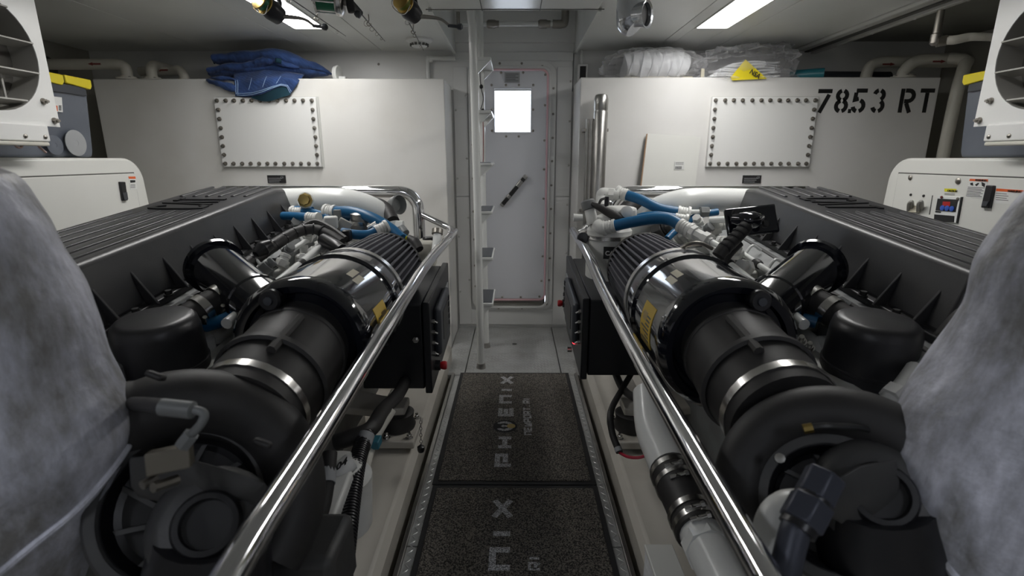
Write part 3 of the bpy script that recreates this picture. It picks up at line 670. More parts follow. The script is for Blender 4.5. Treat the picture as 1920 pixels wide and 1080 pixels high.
    sc = B(MB().tube(path, rad, 22, True, 3), 'turbo_scroll', 'black_rubber')
    ri = Rm - rm
    B(MB().lathe(C + n * .012, n, [(-.004, ri - .004), (-.004, ri + .014), (.010, ri + .018), (.018, ri + .012), (.018, ri - .004)], 44, False), 'scroll_band', 'casting_dark', sc)
    B(MB().lathe(C - n * .03, n, [(0, .01), (0, ri - .012), (.03, ri), (.036, ri), (.036, ri - .006), (.004, ri - .018), (-.015, .06), (.0, .035), (.01, .01)], 40), 'compressor_bowl', 'black_plastic', sc)
    for k in range(9):
        a = 2 * PI * k / 9; e = u * math.cos(a) + w * math.sin(a); e2 = u * math.cos(a + .5) + w * math.sin(a + .5); rr = ri - .024
        B(MB().loft([[C + n * -.026 + e * .035, C + n * -.002 + e * .04, C + n * -.002 + e2 * rr, C + n * -.024 + e2 * rr], [C + n * -.026 + e * .035 + (e2 - e) * .02, C + n * -.002 + e * .04 + (e2 - e) * .02, C + n * -.002 + e2 * rr + (e2 - e) * .02, C + n * -.024 + e2 * rr + (e2 - e) * .02]]), 'scroll_rib', 'casting_dark', sc)
    if s < 0:
        B(MB().lathe(path[-2], path[-1] - path[-2], [(-.01, rm + .016), (-.005, rm + .024), (.04, rm + .026), (.045, rm + .016)], 28, False), 'scroll_collar', 'black_rubber', sc)
        for qx, qy, tt in ((290, 706, .905), (492, 832, .90)):
            B(MB().box(pt(1930 - qx, qy, t=tt), (.032, .022, .012), Matrix.Rotation(-.4, 3, 'Y') @ Matrix.Rotation(-.5, 3, 'X')), 'scroll_lug', 'black_rubber', sc, bevel=.005)
    # outlet going back under the canister
    if s < 0: B(MB().tube([path[-1], path[-1] + Vector((.04, .08, -.03)), (1.02, 1.15, .60), (1.06, 1.3, .5)], .06, 16), 'turbo_outlet', 'black_rubber', sc)
    # bearing housing with a flat lug and a round cap
    cap = pt(1930 - 384, 985, t=.84) if s < 0 else pt(1655, 925, t=.87)
    nb = (EYE - cap); nb = Vector((nb.x * .5, nb.y * .9, nb.z)).normalized()
    hp = B(MB().lathe(cap - nb * .10, nb, [(0, .07), (.03, .10), (.06, .098), (.075, .085), (.082, .07), (.083, .02)], 28), 'bearing_housing', 'casting_dark')
    B(MB().tube([cap - nb * .06, cap - nb * .08 + Vector((.02, -.02, -.12)), cap - nb * .08 + Vector((.04, -.03, -.3))], [.09, .11, .12], 20), 'housing_body', 'black_plastic', hp)
    B(MB().lathe(cap - nb * .03, nb, [(0, .042), (.0, .054), (.022, .054), (.030, .049), (.030, .040), (.016, .038), (.014, .002)], 36), 'housing_cap', 'black_plastic', hp)
    lug = [(236, 858), (300, 850), (365, 862), (430, 880), (500, 905), (470, 930), (330, 920), (285, 925), (240, 915)] if s < 0 else [(1545, 905), (1610, 868), (1680, 855), (1690, 900), (1680, 960), (1640, 975), (1600, 970), (1550, 940)]
    lp = [pt(1930 - a if s < 0 else a, b, t=.875) for a, b in lug]
    B(MB().loft([lp, [p + Vector((0, .01, -.03)) for p in lp]]), 'housing_lug', 'casting_dark', hp, bevel=.006)
    # --- engine feet on rubber mounts at the engine bed
    for Y in (2.06, .95):
        mt = B(MB().span((.44, Y - .06, .115), (.60, Y + .17, .150)), 'mount_plate', 'bed_white', bevel=.005)
        B(MB().lathe((.535, Y + .07, .15), (0, 0, 1), [(0, .075), (.015, .08), (.045, .07), (.075, .075), (.09, .05)], 24), 'rubber_mount', 'black_rubber', mt)
        B(MB().loft([[Vector((x, Y + a, z)), Vector((x, Y + b, z)), Vector((x, Y + b, z + .035)), Vector((x, Y + a, z + .035))] for x, a, b, z in ((.49, .02, .13, .235), (.62, .0, .15, .235), (.85, -.02, .18, .27))]), 'mount_arm', 'bed_white', mt, bevel=.006)
        for x, y in ((.465, Y - .03), (.565, Y - .03), (.465, Y + .15)):
            inst('mount_bolt', BIGB, mt, M((x, y, .150)))
    # --- big white coolant pipe at the forward end
    wp = [(1.24, 2.72, 1.135), (1.0, 2.72, 1.14), (.86, 2.72, 1.13), (.74, 2.74, 1.08), (.67, 2.78, .98), (.65, 2.80, .85)]
    cp = B(MB().tube(wp, .062, 20), 'coolant_pipe', 'pipe_white')
    B(MB().span((.78, 2.62, .60), (1.55, 2.86, 1.0)), 'gear_case', 'engine_white', bevel=.03)
    B(MB().lathe((.70, 2.60, .80), (0, -1, 0), [(0, .12), (.05, .12), (.07, .10), (.07, .02)], 24), 'water_pump', 'engine_white', bevel=0)
    return E, B, M
EL, BL, ML = engine(-1, 'twin-turbo marine engine with black ribbed cover, left of the walkway')
ER, BR, MR = engine(1, 'twin-turbo marine engine with black ribbed cover, right of the walkway')

# ================================================================ stainless guard rails
def guard(s, pts, back, brace, lab):
    g = thing('guard_rail', (pts[1][0], 1.5, 0), lab, 'handrail')
    MB().tube(pts, .0225, 16).build('rail_tube', 'chrome', g)
    MB().tube(back, .037, 18).build('back_tube', 'chrome', g)
    MB().tube(brace, .019, 14).build('brace_tube', 'chrome', g)
    return g
gl = guard(-1, [(-.355, .18, .79), pt(430, 1080, X=-.36), pt(600, 812, X=-.36), pt(765, 548, X=-.36), pt(800, 495, X=-.362), pt(852, 434, X=-.36)],
           [(-1.75, 3.12, 1.155), (-1.2, 3.12, 1.157), (-.80, 3.12, 1.157), (-.66, 3.12, 1.15), (-.60, 3.12, 1.10), (-.585, 3.12, 1.02), (-.585, 3.12, .7), (-.585, 3.12, .05)],
           [(-.585, 3.12, 1.03), (-.48, 3.08, .985), (-.385, 3.03, .945), pt(845, 440, X=-.36)], 'polished guard rail along the walkway beside the left engine')
gr = guard(1, [(.335, .25, .79), pt(1435, 1080, X=.338), pt(1290, 828, X=.338), pt(1185, 645, X=.338), pt(1130, 540, X=.338), pt(1103, 478, X=.336), pt(1075, 432, X=.325)],
           [(1.75, 3.12, 1.155), (1.2, 3.12, 1.157), (.80, 3.12, 1.157), (.66, 3.12, 1.15), (.60, 3.12, 1.10), (.585, 3.12, 1.02), (.585, 3.12, .7), (.585, 3.12, .05)],
           [(.585, 3.12, 1.03), (.48, 3.08, .985), (.40, 3.0, .945), pt(1078, 436, X=.325)], 'polished guard rail along the walkway beside the right engine')
for s, n in ((-1, 'left'), (1, 'right')):
    for Y in (.55, 1.9):
        pass

# ================================================================ engine beds (white stringers)
for s, lab in ((-1, 'white engine bed girder on the left of the mats'), (1, 'white engine bed girder on the right of the mats')):
    b = MB().loft([[Vector((s * .43, Y, -.36)), Vector((s * .43, Y, zz - .03)), Vector((s * .455, Y, zz)), Vector((s * .68, Y, zz)), Vector((s * .70, Y, zz - .03)), Vector((s * .70, Y, -.36))] for Y, zz in ((-.4, .04), (1.2, .075), (2.75, .115), (3.3, .12))])
    tag(b.build('engine_bed', 'bed_white', bevel=.008), lab, 'girder')

# ================================================================ control boxes on the engines
def control_box(s, xi, y0, y1, z0, z1, lab, lamp):
    c = thing('control_box', (s * (xi + .15), (y0 + y1) / 2, z0), lab, 'control box')
    tl_ = TAN * .6
    def slab(xa, xb, ya, yb, za, zb): # follows the tilt of the engine
        return MB().loft([[Vector((s * xa, Y, za + (Y - y0) * tl_)), Vector((s * xb, Y, za + (Y - y0) * tl_)), Vector((s * xb, Y, zb + (Y - y0) * tl_)), Vector((s * xa, Y, zb + (Y - y0) * tl_))] for Y in (ya, yb)])
    slab(xi + .034, xi + .30, y0 + .012, y1 - .02, z0 + .01, z1 - .012).build('box_body', 'black_box', c, bevel=.006)
    d = slab(xi, xi + .03, y0, y1, z0 - .005, z1).build('box_front', 'black_box', c, bevel=.005)
    f = slab(xi - .032, xi + .002, y0 + .10, y1 - .22, z0 + .12, z1 - .06).build('display_bezel', 'grey_plastic', c, bevel=.018, segs=3)
    slab(xi - .034, xi - .03, y0 + .17, y1 - .30, z0 + .17, z1 - .10).build('display_screen', 'black_plastic', f)
    for k in range(5):
        slab(xi - .036, xi - .030, y1 - .285, y1 - .265, z0 + .17 + k * .03, z0 + .19 + k * .03).build('display_button', 'ink', f)
    slab(xi - .003, xi, y1 - .17, y1 - .05, z1 - .12, z1 - .09).build('name_plate', 'pad_grey', d)
    for k in range(4):
        p = Vector((s * (xi), y0 + .05 + .0 * k, z0 + .16 + .048 * k))
        MB().cyl(p, p - Vector((s * .012, 0, 0)), .009, n=12).cyl(p - Vector((s * .012, 0, 0)), p - Vector((s * .024, 0, .006)), .004, n=8).build('toggle_switch', 'steel_brushed', d)
    e = Vector((s * xi, *lamp))
    st = MB().cyl(e, e - Vector((s * .022, 0, 0)), .023, n=20).build('stop_base', 'black_plastic', d)
    MB().lathe(e - Vector((s * .02, 0, 0)), (-s, 0, 0), [(0, .012), (.008, .018), (.022, .02), (.03, .016), (.031, .001)], 20).build('stop_button', 'red', st)
    k = e + Vector((0, -.005, .055))
    MB().cyl(k, k - Vector((s * .02, 0, 0)), .011, n=12).build('key_switch', 'black_plastic', d)
    return c, d
cl, dl = control_box(-1, .352, 2.02, 2.66, .375, .775, 'black control box under the rail of the left engine', (2.13, .455))
cr, dr = control_box(1, .300, 2.165, 2.93, .375, .755, 'black control box with red lamp under the rail of the right engine', (2.86, .535))
p = pt(1078, 641, X=.300); MB().lathe(p, (-1, 0, 0), [(0, .011), (.006, .011), (.012, .006), (.013, .001)], 14).build('warning_lamp', 'red_lamp', dr)
p = pt(1072, 655, X=.300); MB().cyl(p, p - Vector((.022, 0, 0)), .014, n=14).build('key_switch', 'steel', dr)
p = Vector((-.41, 2.02, .62)); MB().cyl(p, p - Vector((0, .018, 0)), .014, n=6).cyl(p - Vector((0, .018, 0)), p - Vector((0, .032, 0)), .008, n=10).build('box_bolt', 'steel', cl)

# ================================================================ generators with their sound enclosures
def generator(s, lab):
    xi = 2.05
    g = thing('generator', (s * 2.5, 1.8, -.3), lab, 'generator')
    y1, zt_, r = 2.895, 1.352, .13; prof = [(.85, -.34), (y1 + .05, -.34), (y1 + .02, .9)] + [(y1 - r + r * math.cos(q) + .0, zt_ - r + r * math.sin(q)) for q in [PI / 2 * k / 8 for k in range(9)]] + [(.85, zt_)]
    MB().prism(prof, (s * (xi + .006), 0, 0), (0, 1, 0), (0, 0, 1), s * .85).build('enclosure', 'gen_white', g, bevel=.012)
    z1 = 1.272
    dpl = MB().prism([(.9, .5), (y1 - .09, .5), (y1 - .085, z1), (.9, z1)], (s * (xi - .004), 0, 0), (0, 1, 0), (0, 0, 1), s * .02).build('service_door', 'gen_white', g, bevel=.003)
    MB().prism([(.89, .49), (y1 - .080, .49), (y1 - .077, z1 + .006), (.89, z1 + .006)], (s * (xi + .003), 0, 0), (0, 1, 0), (0, 0, 1), s * .012).build('door_gap', 'seam_dark', g)
    return g, dpl
def on(px, py, s, lift=.005): return pt(px, py, X=s * (2.045 - lift))
def quad(mb, c, s, px, lift=.005, h=.003):
    """flat piece on the inboard face of a generator from photo corners"""
    a = [pt(x, y, X=s * (2.047)) for x, y in px]
    return mb.loft([[Vector((s * 2.047, p.y, p.z)) for p in a], [Vector((s * (2.046 - lift), p.y, p.z)) for p in a]])
g1, d1 = generator(-1, 'white generator enclosure under the tote on the left side')
g2, d2 = generator(1, 'white generator enclosure with control display, on the right side')
q = quad(MB(), 0, -1, [(218, 341), (228, 341), (233, 376), (224, 377)], .012).build('door_latch', 'black_plastic', d1, bevel=.003)
quad(MB(), 0, -1, [(222, 362), (230, 361), (232, 374), (225, 375)], .015).build('latch_paddle', 'grey_plastic', q)
w = quad(MB(), 0, -1, [(237, 331), (250, 331), (254, 355), (241, 356)], .0012).build('warning_label', 'white_label', d1)
quad(MB(), 0, -1, [(237, 331), (250, 331), (251, 335.5), (238, 335.5)], .0018).build('label_bar', 'orange_label', w)
quad(MB(), 0, -1, [(240, 338), (250, 338), (250, 342), (241, 343)], .0018).build('label_picture', 'ink', w)
for k in range(3): quad(MB(), 0, -1, [(241, 346 + k * 2.6), (250, 346 + k * 2.6), (250, 347 + k * 2.6), (241, 347 + k * 2.6)], .0018).build('print_line', 'ink_soft', w)
# right generator: display, labels, latch, sockets
for q in ((1704, 333, .012), (1793, 339, .014)):
    p = on(q[0], q[1], 1, 0); MB().lathe(p, (-1, 0, 0), [(0, q[2]), (.004, q[2]), (.008, q[2] * .6), (.009, .001)], 12).build('door_screw', 'bolt_steel', d2)
for q in ((1705, 365), (1729, 367)):
    p = on(q[0], q[1], 1, 0); MB().lathe(p, (-1, 0, 0), [(0, .007), (.004, .006), (.005, .001)], 10).build('door_screw', 'dark_bolt', d2)
for a in (1704, 1722):
    MB().tube([on(a - 4, 398, 1, 0), on(a - 3, 382, 1, .03), on(a + 3, 378, 1, .03), on(a + 4, 392, 1, 0)], .008, 8).build('socket_guard', 'louver', d2)
quad(MB(), 0, 1, [(1704, 384), (1723, 386), (1723, 398), (1703, 398)], .012).build('socket', 'cream_label', d2, bevel=.002)
quad(MB(), 0, 1, [(1745, 366), (1746.5, 366), (1741, 402), (1739, 402)], .001).build('panel_seam', 'seam_dark', d2)
dp = quad(MB(), 0, 1, [(1757, 367), (1802, 369), (1793, 418), (1750, 417)], .006).build('display_panel', 'gen_glossy', d2, bevel=.002)
quad(MB(), 0, 1, [(1800.5, 369), (1803, 369), (1794, 418), (1791.5, 418)], .007).build('panel_edge', 'ink', dp)
quad(MB(), 0, 1, [(1758, 372), (1796, 374), (1791, 397), (1754, 394)], .008).build('display_face', 'ink', dp)
quad(MB(), 0, 1, [(1768, 377.5), (1782, 378), (1781, 386), (1767, 385.5)], .0085).build('display_digits', 'red_digits', dp)
for x in (1764, 1772.5, 1781.5):
    p = on(x, 389.5 + (x - 1764) * .08, 1, .008); MB().lathe(p, (-1, 0, 0), [(0, .0125), (.003, .0125), (.004, .009), (.0042, .001)], 16).build('display_button', 'button_blue', dp)
quad(MB(), 0, 1, [(1752, 401.5), (1789, 404.5), (1788, 416), (1751, 416)], .0085).build('name_field', 'ink', dp)
quad(MB(), 0, 1, [(1754, 395), (1764, 396), (1763.5, 398.5), (1753.5, 397.5)], .0085).build('print_line', 'ink', dp)
for q, m in (((1762, 369.5), 'red_dark'), ((1792, 372), 'bolt_steel')):
    p = on(*q, 1, .008); MB().lathe(p, (-1, 0, 0), [(0, .007), (.003, .006), (.004, .001)], 10).build('panel_screw', m, dp)
cy = quad(MB(), 0, 1, [(1768, 353), (1790, 354), (1790, 360), (1768, 359)], .0012).build('caution_label', 'caution_yellow', d2)
text('print_line', 'CAUTION', .0125, on(1772, 358.6, 1, .0025), (0, -1, 0), (0, 0, 1), 'ink', cy)
for k in range(2): quad(MB(), 0, 1, [(1768, 362 + k * 2.2), (1787, 363 + k * 2.2), (1787, 363.8 + k * 2.2), (1768, 362.8 + k * 2.2)], .001).build('print_line', 'ink_soft', cy)
def warn(px, body, lines, pics):
    w = quad(MB(), 0, 1, body, .0012).build('warning_label', 'white_label', d2)
    quad(MB(), 0, 1, px, .0018).build('label_bar', 'orange_label', w)
    for a in pics: quad(MB(), 0, 1, a, .0018).build('label_picture', 'ink', w)
    for a in lines: quad(MB(), 0, 1, a, .0018).build('print_line', 'ink_soft', w)
    return w
w = warn([(1815.5, 335), (1849, 336), (1849, 340.5), (1814.5, 339)], [(1815, 333), (1850, 334), (1843, 372), (1808, 369)],
     [[(1812 - k * .6, 350 + k * 2.7), (1843 - k * .9 - (k % 2) * 4, 351.6 + k * 2.7), (1843 - k * .9 - (k % 2) * 4, 352.8 + k * 2.7), (1812 - k * .6, 351.2 + k * 2.7)] for k in range(7)],
     [[(1816, 343), (1821, 342), (1822, 348), (1817, 347)], [(1825, 346), (1831, 342.5), (1833, 344), (1828, 349)], [(1837, 341), (1844, 344), (1843, 351), (1838, 348)]])
text('print_line', 'WARNING', .0115, on(1824, 339, 1, .003), (0, -1, 0), (0, 0, 1), 'ink', w)
lt = quad(MB(), 0, 1, [(1850, 347), (1864.5, 347.5), (1856, 390), (1840.5, 389)], .014).build('door_latch', 'black_plastic', d2, bevel=.004)
quad(MB(), 0, 1, [(1846, 377), (1857, 377.5), (1853, 386), (1844, 385.5)], .018).build('latch_paddle', 'grey_plastic', lt)
w = warn([(1865, 353), (1925, 357), (1925, 362), (1864, 358)], [(1864, 352), (1930, 356), (1926, 384), (1860, 380)],
     [[(1864, 361.5 + k * 4), (1884 + 3 * (k % 2), 363 + k * 4), (1884 + 3 * (k % 2), 364 + k * 4), (1864, 362.5 + k * 4)] for k in range(4)], [])
text('print_line', 'WARNING', .0125, on(1884, 359.6, 1, .003), (0, -1, 0), (0, 0, 1), 'ink', w)

# ================================================================ storage totes on the generators
def tote(s, x0, y0, y1, lab):
    t = thing('storage_tote', (s * (x0 + .25), (y0 + y1) / 2, 1.353), lab, 'tote')
    z0, z1 = 1.355, 1.70
    MB().loft([[Vector((s * (x0 + i), y0 + i, z)), Vector((s * (x0 + .55 - i), y0 + i, z)), Vector((s * (x0 + .55 - i), y1 - i, z)), Vector((s * (x0 + i), y1 - i, z))] for z, i in ((z0, .022), (z0 + .03, .016), (z1, 0))]).build('tote_body', 'bin_blue', t, bevel=.012, segs=3)
    MB().span((s * (x0 - .012), y0 - .012, z1), (s * (x0 + .562), y1 + .012, z1 + .035)).build('tote_lid', 'bin_dark', t, bevel=.008)
    MB().span((s * (x0 - .010), y0 - .010, z1 - .045), (s * (x0 - .002), y1 - .02, z1 - .003)).build('tote_rim', 'bin_dark', t, bevel=.003)
    for a, b in ((y1 - .145, y1 + .010), (y1 - .36, y1 - .155)):
        MB().prism([(a, z1 + .002), (b - .012, z1 - .012), (b, z1 + .004), (b, z1 + .036), (a, z1 + .038)], (s * (x0 - .020), 0, 0), (0, 1, 0), (0, 0, 1), s * .03).build('tote_latch', 'yellow', t, bevel=.004)
    return t
t1 = tote(-1, 2.17, 1.95, 2.755, 'blue-grey tote with yellow latches and price sticker on the left generator')
t2 = tote(1, 2.16, 1.95, 2.62, 'blue-grey tote with yellow latches on the right generator')
def tq(mb, s, X, px, h): 
    a = [pt(x, y, X=s * X) for x, y in px]; return mb.loft([a, [p - Vector((s * h, 0, 0)) for p in a]])
pl_ = tq(MB(), -1, 2.168, [(93, 180), (111, 182), (113, 210), (96, 209)], .002).build('price_sticker', 'white_label', t1)
tq(MB(), -1, 2.165, [(95, 196), (103, 198), (104, 208), (97, 207)], .001).build('sticker_block', 'orange_label', pl_)
for k in range(4): tq(MB(), -1, 2.165, [(106, 197 + k * 2.6), (111, 197.5 + k * 2.6), (111, 199 + k * 2.6), (106, 198.5 + k * 2.6)], .001).build('print_line', 'ink_soft', pl_)
for c, r in (((98, 272), .045), ((138, 268), .062)):
    p = pt(*c, X=-2.166); MB().lathe(p, (1, 0, 0), [(0, r), (.003, r), (.004, r * .96), (.004, r * .22), (.003, r * .2), (.003, .001)], 28).build('round_tub_lid', 'pad_grey' if r > .05 else 'bin_blue', t1)
c = MB().tube([pt(1860, 142, X=2.10), pt(1850, 150, X=2.09), pt(1858, 170, X=2.10), pt(1885, 198, X=2.09), pt(1905, 212, X=2.08)], .007, 8)
tag(c.build('bungee_cord', 'cord_teal'), 'teal cord looped over the yellow latch of the right tote', 'cord')

# ================================================================ louvred fan plates
def fan(s, lab):
    x = 1.98; yc, zc, R = 2.07, 1.742, .212; y0, y1, z0, z1 = 1.70, 2.325, 1.482, 2.10
    f = thing('fan_louver', (s * x, yc, z0), lab, 'fan')
    n = 40; ci = []; ou = []
    for k in range(n):
        a = 2 * PI * k / n + PI / 4; cs, sn = math.cos(a), math.sin(a); ci.append(Vector((s * x, yc + R * cs, zc + R * sn)))
        m = 1 / max(abs(cs), abs(sn)); yy, zz = yc + cs * m * .37, zc + sn * m * .36
        ou.append(Vector((s * x, min(max(yy, y0), y1), min(max(zz, z0), z1))))
    MB().ring(ou, ci, (s * .006, 0, 0)).build('fan_plate', 'plate_white', f, bevel=.001)
    MB().lathe((s * (x + .004), yc, zc), (s, 0, 0), [(0, R), (.11, R), (.11, R + .006), (0, R + .006)], 40, False).build('fan_duct', 'louver', f)
    MB().lathe((s * (x + .11), yc, zc), (s, 0, 0), [(0, R), (.004, R), (.005, .001)], 40).build('fan_back', 'louver_dark', f)
    MB().lathe((s * (x + .075), yc, zc), (s, 0, 0), [(0, .001), (0, .055), (.03, .055), (.03, .001)], 20).build('fan_hub', 'louver_dark', f)
    for k in range(-2, 2):
        z = zc + (k + .5) * .115; hw = math.sqrt(max(R * R - (z - zc) ** 2, 0)) - .004
        if hw > .03: MB().box((s * (x + .028), yc, z), (.07, hw * 2, .006), Matrix.Rotation(s * .22, 3, 'Y')).build('louver_slat', 'louver', f)
    for k in (-.09, .09): MB().span((s * (x + .052), yc + k - .004, zc - R + .03), (s * (x + .058), yc + k + .004, zc + R - .03)).build('louver_stay', 'louver', f)
    for y, z in ((y1 - .06, z0 + .10), (y1 - .025, z0 + .025), (y1 - .06, z1 - .10), (yc - .25, z0 + .03)): inst('plate_bolt', BOLT, f, (s * x, y, z), (-s, 0, 0))
    MB().span((s * (x - .012), y0, z0 - .064), (s * (x + .02), y1 - .075, z0 + .004)).build('fan_bracket', 'plate_white', f, bevel=.006)
    MB().span((s * (x - .018), y0, z0 - .082), (s * (x + .02), y1 - .09, z0 - .066)).build('bracket_lip', 'pipe_cream', f, bevel=.005)
    for y in (y1 - .10, y1 - .19): inst('plate_bolt', DOME, f, (s * (x - .012), y, z0 - .045), (-s, 0, 0))
    return f
f1 = fan(-1, 'white louvred fan plate over the left generator'); f2 = fan(1, 'white louvred fan plate over the right generator')
for a in ([(12, 262), (28, 268), (36, 275), (28, 276), (18, 264)], [(57, 262), (70, 276), (82, 286)]):
    MB().tube([pt(*q, X=-1.99) for q in a], .0045, 8).build('tie_cord', 'pink_cord', f1)

# ================================================================ wrapped exhaust risers in the foreground
def riser(s, edge, seam, lab):
    """edge: list of (x of the inboard silhouette, z)"""
    cx, cy = 1.09, .80
    r = thing('exhaust_wrap', (s * cx, cy, .3), lab, 'exhaust pipe')
    rings = []; n = 48
    E_ = sorted(edge, key=lambda e: e[1])
    zs = [E_[0][1] + (E_[-1][1] - E_[0][1]) * k / 40 for k in range(41)]
    def ex(z):
        for a, b in zip(E_, E_[1:]):
            if a[1] <= z <= b[1]: return a[0] + (b[0] - a[0]) * (z - a[1]) / (b[1] - a[1])
        return E_[-1][0]
    for z in zs:
        # size the section so that its outline, not its widest point, passes through the edge
        tgt = ex(z) / .9; lo_, hi_ = .01, .6
        for _ in range(30):
            rx = (lo_ + hi_) / 2; ry = min(.24, rx * .65)
            m_ = min((cx - rx * math.cos(a_ * .05)) / ((cy - ry * math.sin(a_ * .05)) * math.cos(PITCH) + (EYE.z - z) * math.sin(PITCH)) for a_ in range(-10, 31))
            if m_ > tgt: lo_ = rx
            else: hi_ = rx
        ring = []
        for k in range(n):
            a = 2 * PI * k / n; p = Vector((cx + rx * math.cos(a), cy + ry * math.sin(a), z))
            d = noise.fractal(p * 4.2 + Vector((s * 9, 0, 0)), 1, 2, 4) * .014 + noise.noise(p * 14 + Vector((s, 3, 1))) * .004
            p += Vector((math.cos(a), math.sin(a), 0)) * d; ring.append(Vector((p.x * s, p.y, p.z)))
        rings.append(ring)
    MB().loft(rings).build('wrap_cloth', 'silver_cloth', r, subsurf=1)
    zz, aa = seam
    sp = []
    for k in range(25):
        f_ = k / 24; i_ = min(range(41), key=lambda q: abs(zs[q] - (zz[0] + (zz[1] - zz[0]) * f_))); j_ = int((aa[0] + (aa[1] - aa[0]) * f_) / 360 * n) % n
        c_ = Vector((s * cx, cy, zs[i_])); sp.append(rings[i_][j_] + (rings[i_][j_] - c_).normalized() * .002)
    for _ in range(4): sp = [sp[0]] + [(sp[i - 1] + sp[i] * 2 + sp[i + 1]) / 4 for i in range(1, len(sp) - 1)] + [sp[-1]]
    MB().tube(sp, .007, 8, sm=3).build('wrap_seam', 'silver_cloth', r)
    return r
eL = [(.95, 1.352), (.905, 1.345), (.868, 1.325), (.81, 1.238), (.755, 1.129), (.715, .993), (.672, .902), (.664, .865), (.684, .766), (.727, .638), (.78, .45), (.80, .3)]
eR = [(a - .020, b) for a, b in [(.99, 1.335), (.94, 1.325), (.895, 1.285), (.825, 1.19), (.808, 1.11), (.775, 1.04), (.708, .938), (.664, .829), (.653, .747), (.659, .638), (.70, .45), (.72, .3)]]
riser(-1, eL, ((.86, .56), (170, 262)), 'silver insulation wrap over the exhaust riser at the left edge')
riser(1, eR, ((.85, .55), (172, 235)), 'silver insulation wrap over the exhaust riser at the right edge')

